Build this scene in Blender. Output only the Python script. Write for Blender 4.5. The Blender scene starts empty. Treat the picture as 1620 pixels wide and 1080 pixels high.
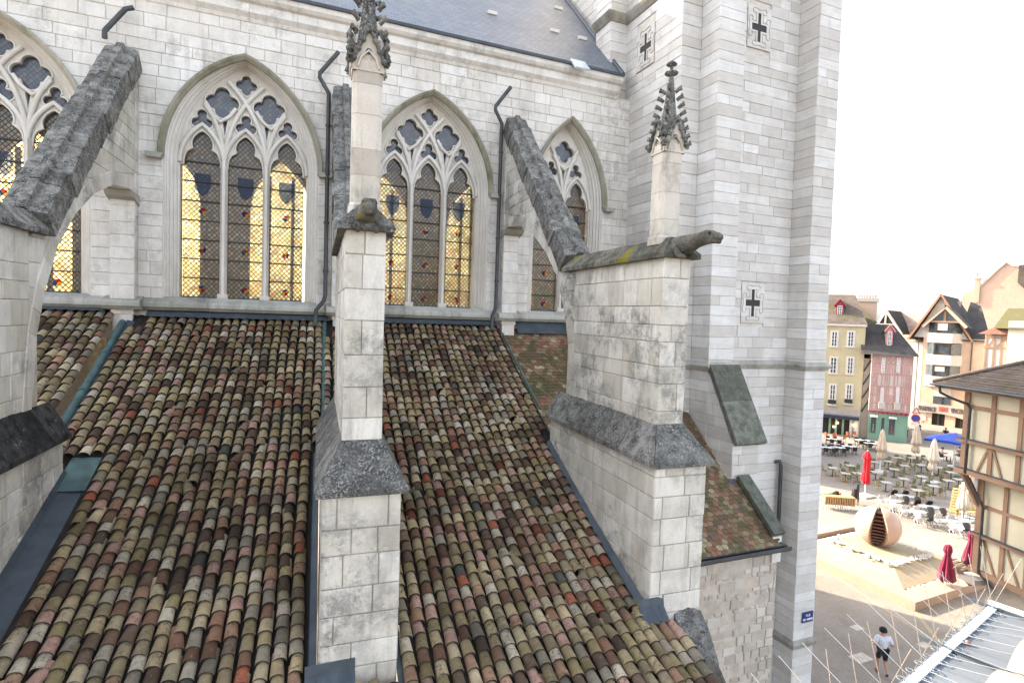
import bpy, bmesh, math, random
from mathutils import Vector, Matrix
from mathutils.geometry import tessellate_polygon
R = math.radians
scene = bpy.context.scene
col = scene.collection
# ------------------------------------------------------------------ camera
H = 12.9                                   # eye height above the square
FPX, PITCH, ROLL, YAW = 870.0, R(2.75), R(2.0), R(22.2)
cam_d = bpy.data.cameras.new('camera'); cam = bpy.data.objects.new('camera', cam_d); col.objects.link(cam)
cam_d.sensor_width = 36.0; cam_d.lens = 36.0*FPX/1620.0
cam_d.clip_start = 0.05; cam_d.clip_end = 3000
scene.camera = cam
cam.location = (0, 0, H)
_m = Matrix.Rotation(-YAW, 3, 'Z') @ Matrix.Rotation(math.pi/2-PITCH, 3, 'X') @ Matrix.Rotation(-ROLL, 3, 'Z')
# ------------------------------------------------------------------ world, sun, exposure
SUN_EL, SUN_DIR = R(30), Vector((-0.55, 0.835, 0)).normalized()
world = bpy.data.worlds.new('World'); scene.world = world; world.use_nodes = True
wn = world.node_tree.nodes; wl = world.node_tree.links
sky = wn.new('ShaderNodeTexSky'); sky.sky_type = 'NISHITA'; sky.sun_disc = False
sky.sun_elevation = SUN_EL; sky.sun_rotation = math.atan2(SUN_DIR.x, SUN_DIR.y)
sky.air_density = 1.0; sky.dust_density = 3.0; sky.ozone_density = 1.0
hs = wn.new('ShaderNodeHueSaturation'); hs.inputs['Saturation'].default_value = .42
wl.new(sky.outputs[0], hs.inputs['Color']); wl.new(hs.outputs[0], wn['Background'].inputs[0]); wn['Background'].inputs[1].default_value = 0.15
sun_d = bpy.data.lights.new('sun', 'SUN'); sun_d.energy = 3.2; sun_d.angle = R(0.6); sun_d.color = (1.0, 0.86, 0.66)
sun = bpy.data.objects.new('sun', sun_d); col.objects.link(sun); sun.location = (0, 0, 80)
_sv = Vector((SUN_DIR.x*math.cos(SUN_EL), SUN_DIR.y*math.cos(SUN_EL), math.sin(SUN_EL)))
sun.rotation_euler = _sv.to_track_quat('Z', 'Y').to_euler()
vs = scene.view_settings; vs.view_transform = 'Standard'; vs.look = 'None'; vs.gamma = 1.0
vs.use_curve_mapping = False; vs.exposure = 2.35
scene.render.resolution_x = 1024; scene.render.resolution_y = 682
scene.cycles.max_bounces = 8; scene.cycles.transparent_max_bounces = 12
scene.cycles.caustics_reflective = False; scene.cycles.caustics_refractive = False

# ------------------------------------------------------------------ pixels of the photograph -> directions
_cp, _sp, _cy, _sy, _cr, _sr = (math.cos(PITCH), math.sin(PITCH), math.cos(YAW), math.sin(YAW), math.cos(ROLL), math.sin(ROLL))
_A = Matrix(((_cy, -_sy, 0), (_sy, _cy, 0), (0, 0, 1)))
_B = Matrix(((1, 0, 0), (0, 0, -1), (0, 1, 0)))
_P = Matrix(((1, 0, 0), (0, _cp, -_sp), (0, _sp, _cp)))
_Q = Matrix(((_cr, -_sr, 0), (_sr, _cr, 0), (0, 0, 1)))
CM = _Q @ _P @ _B @ _A; CMT = CM.transposed()
_cx = Matrix((CM[0], -CM[1], -CM[2])).transposed()
cam.rotation_euler = _cx.to_euler()
def ray(x, y): return CMT @ Vector(((x-810)/FPX, (y-540)/FPX, 1.0))
def at_z(x, y, z=0.0):
    d = ray(x, y); t = (z-H)/d.z; return Vector((d.x*t, d.y*t, z))
def at_y(x, y, Y):
    d = ray(x, y); t = Y/d.y; return Vector((d.x*t, Y, H+d.z*t))
def at_plane(x, y, o, n):
    d = ray(x, y); t = (Vector(o)-Vector((0, 0, H))).dot(n)/d.dot(n); return Vector((d.x*t, d.y*t, H+d.z*t))
def proj(p):
    q = CM @ (Vector(p)-Vector((0, 0, H)))
    if q.z < 0.02: return (9e9, 9e9, q.z)
    return (810+FPX*q.x/q.z, 540+FPX*q.y/q.z, q.z)
def in_frame(p, m=170):
    x, y, z = proj(p); return -m < x < 1620+m and -m < y < 1080+m

# ------------------------------------------------------------------ object helpers
def wloc(o):
    v = Vector((0, 0, 0))
    while o is not None: v += o.location; o = o.parent
    return v
def tag(o, label=None, cat=None, group=None, kind=None):
    if label: o['label'] = label
    if cat: o['category'] = cat
    if group: o['group'] = group
    if kind: o['kind'] = kind
    return o
def thing(name, label, cat, loc=(0, 0, 0), group=None, rz=0.0):
    o = bpy.data.objects.new(name, None); col.objects.link(o); o.location = loc; o.rotation_euler.z = rz
    o.empty_display_size = 0.2
    return tag(o, label, cat, group)
def link(name, me, mat=None, parent=None, kind=None):
    if mat is not None and not me.materials: me.materials.append(mat)
    o = bpy.data.objects.new(name, me); col.objects.link(o)
    if parent is not None: o.parent = parent
    if kind: o['kind'] = kind
    return o
def copy_tree(o, parent=None):
    c = o.copy(); col.objects.link(c); c.parent = parent
    for ch in list(o.children): copy_tree(ch, c)
    return c
class MB:
    """collects polygons; build() links them as one mesh object"""
    def __init__(s): s.v = []; s.f = []; s.sm = []
    def add(s, vs_, fs, smooth=False):
        b = len(s.v); s.v += [Vector(p) for p in vs_]; s.f += [tuple(i+b for i in f) for f in fs]; s.sm += [smooth]*len(fs); return s
    def box(s, x0, x1, y0, y1, z0, z1):
        return s.add([(x0,y0,z0),(x1,y0,z0),(x1,y1,z0),(x0,y1,z0),(x0,y0,z1),(x1,y0,z1),(x1,y1,z1),(x0,y1,z1)],
                     [(0,3,2,1),(4,5,6,7),(0,1,5,4),(1,2,6,5),(2,3,7,6),(3,0,4,7)])
    def obox(s, o, u, v, w, a, b, c):
        """box with corner o and edges u*a, v*b, w*c"""
        o = Vector(o); u = Vector(u)*a; v = Vector(v)*b; w = Vector(w)*c
        return s.add([o, o+u, o+u+v, o+v, o+w, o+u+w, o+u+v+w, o+v+w], [(0,3,2,1),(4,5,6,7),(0,1,5,4),(1,2,6,5),(2,3,7,6),(3,0,4,7)])
    def prism(s, poly, off):
        """polygon (3d list) swept by vector off, capped"""
        n = len(poly); p = [Vector(q) for q in poly]; o = Vector(off)
        fs = [tuple(range(n-1, -1, -1)), tuple(range(n, 2*n))] + [(i, (i+1) % n, n+(i+1) % n, n+i) for i in range(n)]
        return s.add(p+[q+o for q in p], fs)
    def loft(s, rings, closed=True, caps=True, smooth=False):
        n = len(rings[0]); vs_ = [p for r in rings for p in r]; fs = []
        for k in range(len(rings)-1):
            for i in range(n if closed else n-1):
                j = (i+1) % n; fs.append((k*n+i, k*n+j, (k+1)*n+j, (k+1)*n+i))
        s.add(vs_, fs, smooth)
        if caps and closed:
            s.add(rings[0], [tuple(range(n-1, -1, -1))]); s.add(rings[-1], [tuple(range(n))])
        return s
    def tube(s, pts, r, n=6, smooth=True, closed=False, flat=None):
        """tube along pts; r a number or list"""
        P = [Vector(p) for p in pts]; rings = []; m = len(P); prev = None
        for i in range(m):
            if closed: t = P[(i+1) % m]-P[i-1]
            else: t = P[min(i+1, m-1)]-P[max(i-1, 0)]
            t = t.normalized() if t.length > 1e-9 else Vector((0, 0, 1))
            a = Vector((0, 0, 1)) if abs(t.z) < 0.9 else Vector((0, 1, 0))
            if prev is not None: a = prev
            x = (a-t*a.dot(t)).normalized(); prev = x; y = t.cross(x)
            rr = r[i] if isinstance(r, (list, tuple)) else r
            rings.append([P[i]+(x*math.cos(2*math.pi*k/n)+y*math.sin(2*math.pi*k/n))*rr for k in range(n)])
        if closed: rings.append(rings[0])
        return s.loft(rings, True, not closed, smooth)
    def lathe(s, prof, c=(0, 0, 0), n=12, smooth=True, caps=True):
        c = Vector(c); rings = [[c+Vector((r*math.cos(2*math.pi*k/n), r*math.sin(2*math.pi*k/n), z)) for k in range(n)] for r, z in prof]
        return s.loft(rings, True, caps, smooth)
    def fill(s, outline, holes, to3, depth_vec=None):
        """flat polygon with holes in 2d, to3 maps (a,b)->3d; with depth_vec also its side walls"""
        loops = [outline]+holes
        vv = [[Vector((p[0], p[1], 0)) for p in lp] for lp in loops]
        tris = tessellate_polygon(vv); flat = [p for lp in loops for p in lp]
        s.add([to3(*p) for p in flat], [tuple(t) for t in tris])
        if depth_vec is not None:
            d = Vector(depth_vec)
            for lp in loops:
                n = len(lp); a = [Vector(to3(*p)) for p in lp]
                s.add(a+[q+d for q in a], [(i, (i+1) % n, n+(i+1) % n, n+i) for i in range(n)])
        return s
    def mesh(s, org=(0, 0, 0), name='m'):
        me = bpy.data.meshes.new(name); o = Vector(org)
        me.from_pydata([tuple(p-o) for p in s.v], [], s.f)
        if any(s.sm): me.polygons.foreach_set('use_smooth', s.sm)
        return me
    def build(s, name, mat=None, parent=None, kind=None, label=None):
        me = s.mesh(wloc(parent) if parent is not None else (0, 0, 0), name)
        o = link(name, me, mat, parent, kind)
        if label: o['label'] = label
        return o
def fix_normals(o):
    bm = bmesh.new(); bm.from_mesh(o.data); bmesh.ops.recalc_face_normals(bm, faces=bm.faces); bm.to_mesh(o.data); bm.free(); return o

def stone_geo(poly, fr, depth, c):
    """one dressed stone: convex 2d polygon on the frame (o,u,w,n), front edges chamfered by c"""
    o, u, w, n = fr; k = len(poly)
    cx = sum(p[0] for p in poly)/k; cy = sum(p[1] for p in poly)/k
    hw = max(abs(p[0]-cx) for p in poly); hh = max(abs(p[1]-cy) for p in poly)
    fx = max(0.2, 1-c/max(hw, 1e-4)); fy = max(0.2, 1-c/max(hh, 1e-4))
    P = lambda a, b, d: o+u*a+w*b+n*d
    vs_ = [P(a, b, 0) for a, b in poly]+[P(a, b, depth-c) for a, b in poly]+[P(cx+(a-cx)*fx, cy+(b-cy)*fy, depth) for a, b in poly]
    fs = [(i, (i+1) % k, k+(i+1) % k, k+i) for i in range(k)]+[(k+i, k+(i+1) % k, 2*k+(i+1) % k, 2*k+i) for i in range(k)]+[tuple(range(2*k, 3*k))]
    return vs_, fs
class Stones:
    """the stones of one thing: the 300 that show largest are parts, the rest one part of kind stuff"""
    def __init__(s, parent, mat, name='stone', limit=300, rest='stonework'):
        s.parent = parent; s.mat = mat; s.name = name; s.items = []; s.limit = limit; s.rest = rest
    def add(s, vs_, fs, smooth=False):
        c = sum((Vector(p) for p in vs_), Vector())/len(vs_)
        if not in_frame(c, 260): return
        P = [proj(p) for p in vs_]
        a = (max(p[0] for p in P)-min(p[0] for p in P))*(max(p[1] for p in P)-min(p[1] for p in P))
        if not in_frame(c, 20): a *= .05
        s.items.append((a, vs_, fs, smooth))
    def stone(s, poly, fr, depth, c=0.012): s.add(*stone_geo(poly, fr, depth, c))
    def finish(s):
        s.items.sort(key=lambda t: -t[0])
        for a, vs_, fs, sm in s.items[:s.limit]:
            MB().add(vs_, fs, sm).build(s.name, s.mat, s.parent)
        if len(s.items) > s.limit:
            m = MB()
            for a, vs_, fs, sm in s.items[s.limit:]: m.add(vs_, fs, sm)
            m.build(s.rest, s.mat, s.parent, 'stuff')
def lay(st, rnd, fr, z0, z1, left, right, ch, wr, depth=0.03, gap=0.010, c=0.012, holes=(), jit=0.006, zs=None):
    """running-bond stones on frame fr=(o,u,w,n): courses of height about ch (or the list zs), x from left(z) to right(z)"""
    if zs is None:
        n = max(1, round((z1-z0)/ch)); zs = [z0]
        for i in range(n): zs.append(z0+(z1-z0)*(i+1)/n+(rnd.uniform(-.12, .12)*ch if i < n-1 else 0))
    fl = left if callable(left) else (lambda z: left)
    fr_ = right if callable(right) else (lambda z: right)
    g = gap/2
    for za, zb in zip(zs[:-1], zs[1:]):
        spans = [[(fl(za), fl(zb)), (fr_(za), fr_(zb))]]
        for hz0, hz1, hl, hr in holes:
            if zb <= hz0+.01 or za >= hz1-.01: continue
            a0, a1 = max(za, hz0), min(zb, hz1)
            L = (hl(a0), hl(a1)); Rr = (hr(a0), hr(a1)); new = []
            for A, B in spans:
                if max(Rr) <= min(A) or min(L) >= max(B): new.append([A, B]); continue
                if min(L) > min(A)+.02: new.append([A, L])
                if max(Rr) < max(B)-.02: new.append([Rr, B])
            spans = new
        for A, B in spans:
            lo, hi = (A[0]+A[1])/2, (B[0]+B[1])/2
            cuts = []; x = lo+rnd.uniform(.35, 1)*rnd.uniform(*wr)
            mn = wr[0]*.45
            while x < hi-mn:
                cuts.append(x); x += rnd.uniform(*wr)
            xs = [A]+[(q, q) for q in cuts]+[B]
            for p, q in zip(xs[:-1], xs[1:]):
                if (q[0]+q[1])-(p[0]+p[1]) < .05: continue
                poly = [(p[0]+g, za+g), (q[0]-g, za+g), (q[1]-g, zb-g), (p[1]+g, zb-g)]
                if poly[1][0]-poly[0][0] < .015: poly = [poly[0], poly[2], poly[3]]
                elif poly[2][0]-poly[3][0] < .015: poly = [poly[0], poly[1], poly[2]]
                jj = gap*.28
                poly = [(a_+rnd.uniform(-jj, jj), b_+rnd.uniform(-jj, jj)) for a_, b_ in poly]
                st.stone(poly, fr, depth+rnd.uniform(-jit, jit), c)
ZV = Vector((0, 0, 1))

# ------------------------------------------------------------------ materials
def ramp(nt, stops, fac=None, interp='LINEAR'):
    n = nt.nodes.new('ShaderNodeValToRGB'); e = n.color_ramp; e.interpolation = interp
    while len(e.elements) < len(stops): e.elements.new(0.5)
    for el, (p, c) in zip(e.elements, stops): el.position = p; el.color = (c[0], c[1], c[2], 1)
    if fac is not None: nt.links.new(fac, n.inputs[0])
    return n.outputs[0]
def g3(v): return (v, v, v)
class Mat:
    def __init__(s, name, rough=0.85, spec=0.3):
        s.m = bpy.data.materials.new(name); s.m.use_nodes = True; s.nt = s.m.node_tree; s.b = s.nt.nodes['Principled BSDF']
        s.b.inputs['Roughness'].default_value = rough; s.b.inputs['Specular IOR Level'].default_value = spec
        s.pos = s.nt.nodes.new('ShaderNodeNewGeometry').outputs['Position']
    def n(s, t, **kw):
        n = s.nt.nodes.new(t)
        for k, v in kw.items(): setattr(n, k, v)
        return n
    def l(s, a, b): s.nt.links.new(a, b)
    def scaled(s, sc):
        n = s.n('ShaderNodeMapping'); n.inputs['Scale'].default_value = sc if isinstance(sc, tuple) else (sc, sc, sc); s.l(s.pos, n.inputs[0]); return n.outputs[0]
    def noise(s, sc=1.0, detail=4, rough=.55, vec=None):
        n = s.n('ShaderNodeTexNoise'); n.inputs['Scale'].default_value = 1.0 if isinstance(sc, tuple) else sc
        n.inputs['Detail'].default_value = detail; n.inputs['Roughness'].default_value = rough
        s.l(vec if vec is not None else (s.scaled(sc) if isinstance(sc, tuple) else s.pos), n.inputs['Vector']); return n.outputs['Fac']
    def voro(s, sc, feature='F1', out='Distance', vec=None):
        n = s.n('ShaderNodeTexVoronoi', feature=feature); n.inputs['Scale'].default_value = sc; s.l(vec if vec is not None else s.pos, n.inputs['Vector']); return n.outputs[out]
    def math(s, op, a, b=0.0, c=None):
        n = s.n('ShaderNodeMath', operation=op)
        for i, q in enumerate((a, b) if c is None else (a, b, c)):
            if isinstance(q, (int, float)): n.inputs[i].default_value = q
            else: s.l(q, n.inputs[i])
        return n.outputs[0]
    def rand(s):
        """random per object and per island, 0..1"""
        a = s.n('ShaderNodeObjectInfo').outputs['Random']; b = s.n('ShaderNodeNewGeometry').outputs['Random Per Island']
        return s.math('FRACT', s.math('ADD', a, b))
    def mix(s, fac, a, b, mode='MIX'):
        n = s.n('ShaderNodeMix', data_type='RGBA', blend_type=mode)
        if isinstance(fac, (int, float)): n.inputs[0].default_value = fac
        else: s.l(fac, n.inputs[0])
        for i, q in ((6, a), (7, b)):
            if isinstance(q, tuple): n.inputs[i].default_value = (q[0], q[1], q[2], 1)
            else: s.l(q, n.inputs[i])
        return n.outputs[2]
    def ramp(s, stops, fac, interp='LINEAR'): return ramp(s.nt, stops, fac, interp)
    def color(s, c):
        if isinstance(c, tuple): s.b.inputs['Base Color'].default_value = (c[0], c[1], c[2], 1)
        else: s.l(c, s.b.inputs['Base Color'])
        return s
    def bump(s, h, strength=.4, dist=.02):
        n = s.n('ShaderNodeBump'); n.inputs['Strength'].default_value = strength; n.inputs['Distance'].default_value = dist
        s.l(h, n.inputs['Height']); s.l(n.outputs[0], s.b.inputs['Normal']); return s
    def z(s):
        n = s.n('ShaderNodeSeparateXYZ'); s.l(s.pos, n.inputs[0]); return n.outputs
def plain(name, c, rough=.6, metal=0.0, spec=.4, var=.12, sc=6):
    m = Mat(name, rough, spec); m.b.inputs['Metallic'].default_value = metal
    m.color(m.mix(m.ramp([(.3, g3(0)), (.75, g3(1))], m.noise(sc, 3)), tuple(x*(1-var) for x in c), tuple(min(1, x*(1+var)) for x in c)))
    return m.m
def stone_mat(name, ca, cb, cc, stain=(.30, .28, .24), stain_amt=.5, streak=.4, fine=.12, band=0.0, blotch=0.0):
    """limestone: colour by stone, grain, weather stains with their own shape"""
    m = Mat(name, .9, .2); r = m.rand()
    base = m.ramp([(0, ca), (.45, cb), (1, cc)], r)
    if band:
        rr = m.math('FRACT', m.math('MULTIPLY', r, 7.31))
        base = m.mix(m.math('MULTIPLY', m.ramp([(.35, g3(0)), (.8, g3(1))], m.noise((1.2, 1.2, 14), 3)), band), base, tuple(x*.74 for x in ca))
    base = m.mix(.5, base, m.ramp([(.3, g3(.80)), (.7, g3(1.12))], m.noise(2.3, 6, .62)), 'MULTIPLY')
    base = m.mix(fine, base, m.ramp([(.35, g3(.35)), (.6, g3(1.2))], m.noise(38, 4, .7)), 'MULTIPLY')
    st = m.ramp([(.48, g3(0)), (.66, g3(1))], m.noise((1.1, 1.1, .62), 8, .72))
    base = m.mix(m.math('MULTIPLY', st, stain_amt), base, stain)
    sk = m.ramp([(.54, g3(0)), (.72, g3(1))], m.noise((5.5, 5.5, .45), 6, .65))
    base = m.mix(m.math('MULTIPLY', sk, streak), base, tuple(x*.75 for x in stain))
    if blotch:
        bm_ = m.math('MULTIPLY', m.ramp([(.46, g3(0)), (.58, g3(1))], m.noise(3.4, 9, .82)), m.ramp([(.46, g3(0)), (.60, g3(1))], m.noise(.75, 3, .5)))
        base = m.mix(m.math('MULTIPLY', bm_, blotch), base, (.17, .17, .16))
    pits = m.ramp([(.0, g3(0)), (.09, g3(1))], m.voro(17))
    base = m.mix(.25, base, pits, 'MULTIPLY')
    m.color(base); m.bump(m.mix(.5, m.noise(24, 6, .7), m.noise(5, 4)), .35, .02)
    return m.m
M = {}
M['white_stone'] = stone_mat('white_limestone', (.64, .61, .565), (.685, .66, .62), (.73, .71, .68), (.40, .36, .31), .5, .4, blotch=.35)
M['pier_stone'] = stone_mat('pier_limestone', (.49, .455, .39), (.58, .55, .49), (.67, .645, .595), (.25, .235, .21), .62, .45, blotch=.8)
M['tower_stone'] = stone_mat('tower_limestone', (.54, .51, .475), (.62, .60, .57), (.71, .70, .685), (.40, .37, .34), .28, .15, .08, .38)
M['mortar'] = plain('lime_mortar', (.56, .52, .465), .95, var=.15)
M['dark_mortar'] = plain('old_mortar', (.44, .40, .34), .95, var=.25)
M['pinnacle'] = stone_mat('sooty_pinnacle_stone', (.40, .36, .31), (.50, .46, .40), (.58, .54, .48), (.12, .11, .095), .85, .7)
M['tracery'] = stone_mat('carved_stone', (.62, .585, .53), (.66, .63, .58), (.70, .67, .63), (.42, .37, .30), .3, .15)
M['ledge'] = stone_mat('weathered_ledge', (.34, .33, .29), (.40, .39, .35), (.46, .45, .41), (.14, .14, .11), .7, .3)
M['rubble'] = stone_mat('rubble_limestone', (.40, .35, .295), (.47, .42, .365), (.57, .53, .48), (.30, .25, .20), .4, .2)
def lichen_mat(name, dark, mid, white_amt=.62, moss=.0):
    m = Mat(name, .95, .15)
    c = m.mix(m.ramp([(.40, g3(0)), (.60, g3(1))], m.noise(5, 8, .75)), dark, mid)
    c = m.mix(m.ramp([(.3, g3(.5)), (.8, g3(0))], m.rand()), c, tuple(x*.6 for x in dark))
    spot = m.math('MULTIPLY', m.ramp([(white_amt, g3(0)), (white_amt+.10, g3(1))], m.noise(34, 7, .78)), m.ramp([(.38, g3(.25)), (.62, g3(.95))], m.noise(3.1, 4)))
    c = m.mix(spot, c, m.mix(m.noise(60, 2), (.30, .30, .29), (.46, .46, .44)))
    sp2 = m.ramp([(.60, g3(0)), (.66, g3(1))], m.noise(9, 6, .7))
    c = m.mix(m.math('MULTIPLY', sp2, .35), c, (.33, .33, .30))
    if moss:
        ms = m.ramp([(moss, g3(0)), (moss+.04, g3(1))], m.noise(1.7, 5, .6))
        c = m.mix(ms, c, m.mix(m.noise(30, 3), (.10, .095, .02), (.24, .21, .04)))
    m.color(c); m.bump(m.mix(.5, m.noise(32, 6, .75), m.noise(9, 5)), .9, .05)
    return m.m
M['coping'] = lichen_mat('lichen_coping', (.05, .049, .045), (.26, .255, .235), .50)
M['coping_white'] = lichen_mat('white_lichen_coping', (.055, .055, .053), (.18, .178, .165), .50)
M['coping_moss'] = lichen_mat('mossy_coping', (.07, .068, .058), (.22, .21, .17), .58, .60)
M['coping_dark'] = lichen_mat('dark_coping', (.020, .020, .022), (.075, .075, .075), .66)
M['slab_green'] = lichen_mat('grey_green_slab', (.10, .105, .085), (.20, .205, .17), .68)
M['zinc'] = plain('zinc_sheet', (.06, .075, .092), .55, .25, .4, .3, 3)
M['teal'] = plain('verdigris_copper', (.07, .125, .125), .6, .2, .4, .3, 4)
M['iron'] = plain('dark_iron', (.035, .034, .034), .6, .3)
M['pipe'] = plain('dark_downpipe', (.06, .062, .065), .5, .4, .5, .3, 3)
# ================================================================== GROUND
def ground_mat():
    m = Mat('square_paving', .9, .25)
    c = m.mix(m.ramp([(.3, g3(0)), (.7, g3(1))], m.noise(.35, 6, .65)), (.205, .175, .15), (.275, .245, .21))
    c = m.mix(.55, c, m.ramp([(.35, g3(.72)), (.65, g3(1.12))], m.noise(6, 6, .7)), 'MULTIPLY')
    c = m.mix(m.ramp([(.60, g3(0)), (.68, g3(.5))], m.noise(.9, 5, .6)), c, (.15, .13, .115))
    m.color(c); m.bump(m.noise(40, 4), .25, .01); return m.m
M['ground'] = ground_mat()
g = MB().add([(-300, -200, 0), (900, -200, 0), (900, 900, 0), (-300, 900, 0)], [(0, 1, 2, 3)]).build('ground', M['ground']); tag(g, 'beige paved town square', kind='structure')

# ================================================================== NAVE
WY = 16.0                                   # face of the nave wall
def slate_mat():
    m = Mat('slate', .42, .5); z = m.z()
    br = m.n('ShaderNodeTexBrick'); br.inputs['Scale'].default_value = 1.0
    br.inputs['Brick Width'].default_value = .22; br.inputs['Row Height'].default_value = .115; br.inputs['Mortar Size'].default_value = .008; br.offset = .5
    br.inputs['Color1'].default_value = (.10, .12, .155, 1); br.inputs['Color2'].default_value = (.145, .165, .205, 1); br.inputs['Mortar'].default_value = (.05, .055, .07, 1)
    cv = m.n('ShaderNodeCombineXYZ'); m.l(z[0], cv.inputs[0]); m.l(z[2], cv.inputs[1]); m.l(cv.outputs[0], br.inputs['Vector'])
    c = m.mix(.5, br.outputs['Color'], m.ramp([(.35, g3(.7)), (.65, g3(1.25))], m.noise(.8, 6, .7)), 'MULTIPLY')
    c = m.mix(m.ramp([(.56, g3(0)), (.75, g3(.55))], m.noise((.5, .5, .9), 6, .7)), c, (.21, .22, .24))
    m.color(c); m.bump(br.outputs['Fac'], .5, -.012); return m.m
M['slate'] = slate_mat()
nave = thing('cathedral_nave', 'white limestone cathedral nave wall with pointed traceried windows under a slate roof', 'cathedral', (2, 16, 0))
rn = random.Random(11)
def arch_ext(xc, hw, zs, rise):
    """x extents of a two-centred arch"""
    Rr = (rise*rise+hw*hw)/(2*hw)
    def half(z):
        if z <= zs: return hw
        t = min(z-zs, rise); return max(0.0, math.sqrt(max(0, Rr*Rr-t*t))-(Rr-hw))
    return (lambda z: xc-half(z)), (lambda z: xc+half(z))
def arch_pts(xc, hw, zs, rise, z0, n=14):
    Rr = (rise*rise+hw*hw)/(2*hw); a1 = math.asin(rise/Rr); L = []
    for i in range(n+1):
        a = a1*i/n; L.append((xc-(Rr*math.cos(a)-(Rr-hw)), zs+Rr*math.sin(a)))
    Rt = [(2*xc-x, z) for x, z in reversed(L[:-1])]
    return [(xc-hw, z0)]+L+Rt+[(xc+hw, z0)]
SILL, SPR = 13.02, 16.5
WINS = [(-6.18, 1.51, 2.62, 3), (-1.10, 1.51, 2.62, 3), (3.80, 1.51, 2.62, 3), (8.30, 1.0, 2.62, 2)]   # centre, half width, rise, lights
# wall core with window openings, and its inner face
out = [(-11, 12.0), (10.8, 12.0), (10.8, 20.2), (-11, 20.2)]
holes = [arch_pts(xc, hw+.27, SPR, ri+.09, SILL)[::-1] for xc, hw, ri, n in WINS]
MB().fill(out, holes, lambda a, b: Vector((a, WY, b))).build('wall_core', M['mortar'], nave)
holes2 = [arch_pts(xc, hw+.02, SPR, ri+.02, SILL)[::-1] for xc, hw, ri, n in WINS]
MB().fill([(-11, 12.0), (10.4, 12.0), (10.4, 20.6), (-11, 20.6)], holes2, lambda a, b: Vector((a, WY+.62, b)), (0, .35, 0)).build('inner_wall', M['mortar'], nave)
st = Stones(nave, M['white_stone'])
hl = []
for xc, hw, ri, n in WINS:
    l_, r_ = arch_ext(xc, hw+.295, SPR, ri+.115); hl.append((SILL-.4, SPR+ri+.115, l_, r_))
PIL = [(-3.93, -3.43), (1.08, 1.58), (6.03, 6.53)]
for a, b in PIL: hl.append((12.5, 18.9, (lambda z, a=a: a), (lambda z, b=b: b)))
frw = (Vector((0, WY, 0)), Vector((1, 0, 0)), ZV, Vector((0, -1, 0)))
lay(st, rn, frw, 12.98, 20.14, -8.4, 10.6, .295, (.42, .95), .022, .009, .010, hl)
# pilasters behind the flyers
for a, b in PIL:
    MB().box(a+.02, b-.02, WY-.28, WY-.002, 12.6, 18.6).build('pilaster_core', M['mortar'], nave)
    lay(st, rn, (Vector((0, WY-.28, 0)), Vector((1, 0, 0)), ZV, Vector((0, -1, 0))), 12.95, 15.45, a, b, .33, (1, 1.2), .02, .008, .008)
    for sx, nx in ((a, -1), (b, 1)):
        lay(st, rn, (Vector((sx-nx*.02, WY, 0)), Vector((0, -1, 0)), ZV, Vector((nx, 0, 0))), 12.95, 18.3, 0, .28, .33, (1, 1.2), .02, .008, .008)
    MB().box(a+.05, b-.05, WY-.25, WY-.1, 12.2, 12.66).build('pilaster_foot', M['white_stone'], nave)
st.finish()
# sill ledge in lengths, projecting and sloped, stepped round each pilaster
def ledge_prof(x0, x1, y):
    yz = [(WY+.05, 13.06), (y+.02, 12.93), (y, 12.88), (y, 12.80), (y+.05, 12.76), (y+.09, 12.72), (WY, 12.70)]
    return [Vector((x0, a, b)) for a, b in yz], Vector((x1-x0, 0, 0))
segs = []
edges = [-9.0]+[q for p in PIL for q in (p[0]-.14, p[1]+.14)]+[10.5]
for i in range(0, len(edges), 2):
    x = edges[i]; e = edges[i+1]; n = max(1, round((e-x)/1.3))
    for k in range(n): segs.append((x+(e-x)*k/n+.004, x+(e-x)*(k+1)/n-.004, WY-.20))
for a, b in PIL: segs.append((a-.137, b+.137, WY-.47))
for x0, x1, y in segs:
    m = MB(); p, o = ledge_prof(x0, x1, y); m.prism(p, o); fix_normals(m.build('sill_stone', M['ledge'], nave))
# cornice: moulded, in lengths
def cornice_len(x0, x1):
    yz = [(WY+.02, 20.10), (WY-.05, 20.12), (WY-.09, 20.20), (WY-.17, 20.27), (WY-.20, 20.30), (WY-.20, 20.50), (WY-.29, 20.53), (WY-.36, 20.60), (WY-.38, 20.74), (WY+.02, 20.76)]
    m = MB(); m.prism([Vector((x0, a, b)) for a, b in yz], Vector((x1-x0, 0, 0))); return fix_normals(m.build('cornice_stone', M['white_stone'], nave))
x = -9.0
while x < 9.9:
    w = min(rn.uniform(1.1, 1.7), 9.98-x); cornice_len(x+.003, x+w-.003); x += w
# slate roof
m = MB(); m.add([(-12, 15.60, 20.76), (9.95, 15.60, 20.76), (10.25, 23.0, 28.27), (-12, 23.0, 28.27)], [(0, 1, 2, 3)])
m.add([(-12, 27.1, 20.76), (10.25, 27.1, 20.76), (10.25, 23.0, 28.27), (-12, 23.0, 28.27)], [(3, 2, 1, 0)])
m.build('slate_roof', M['slate'], nave)
MB().box(-12, 9.97, 15.56, 15.66, 20.72, 20.80).build('gutter_edge', M['zinc'], nave)
MB().tube([(9.93, 15.6, 20.80), (10.2, 23.0, 28.31)], .07, 5).build('verge_flashing', M['zinc'], nave)
for px, py in ((779, 22), (877, 50), (921, 62), (883, 14)):
    p = at_plane(px, py, (0, 15.6, 20.76), Vector((0, -5.84, 5.75)).normalized())
    MB().box(p.x-.16, p.x+.16, p.y-.07, p.y+.05, p.z-.05, p.z+.06).build('roof_hook', M['tracery'], nave)
p = at_plane(917, 106, (0, 15.6, 20.76), Vector((0, -5.84, 5.75)).normalized())
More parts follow.
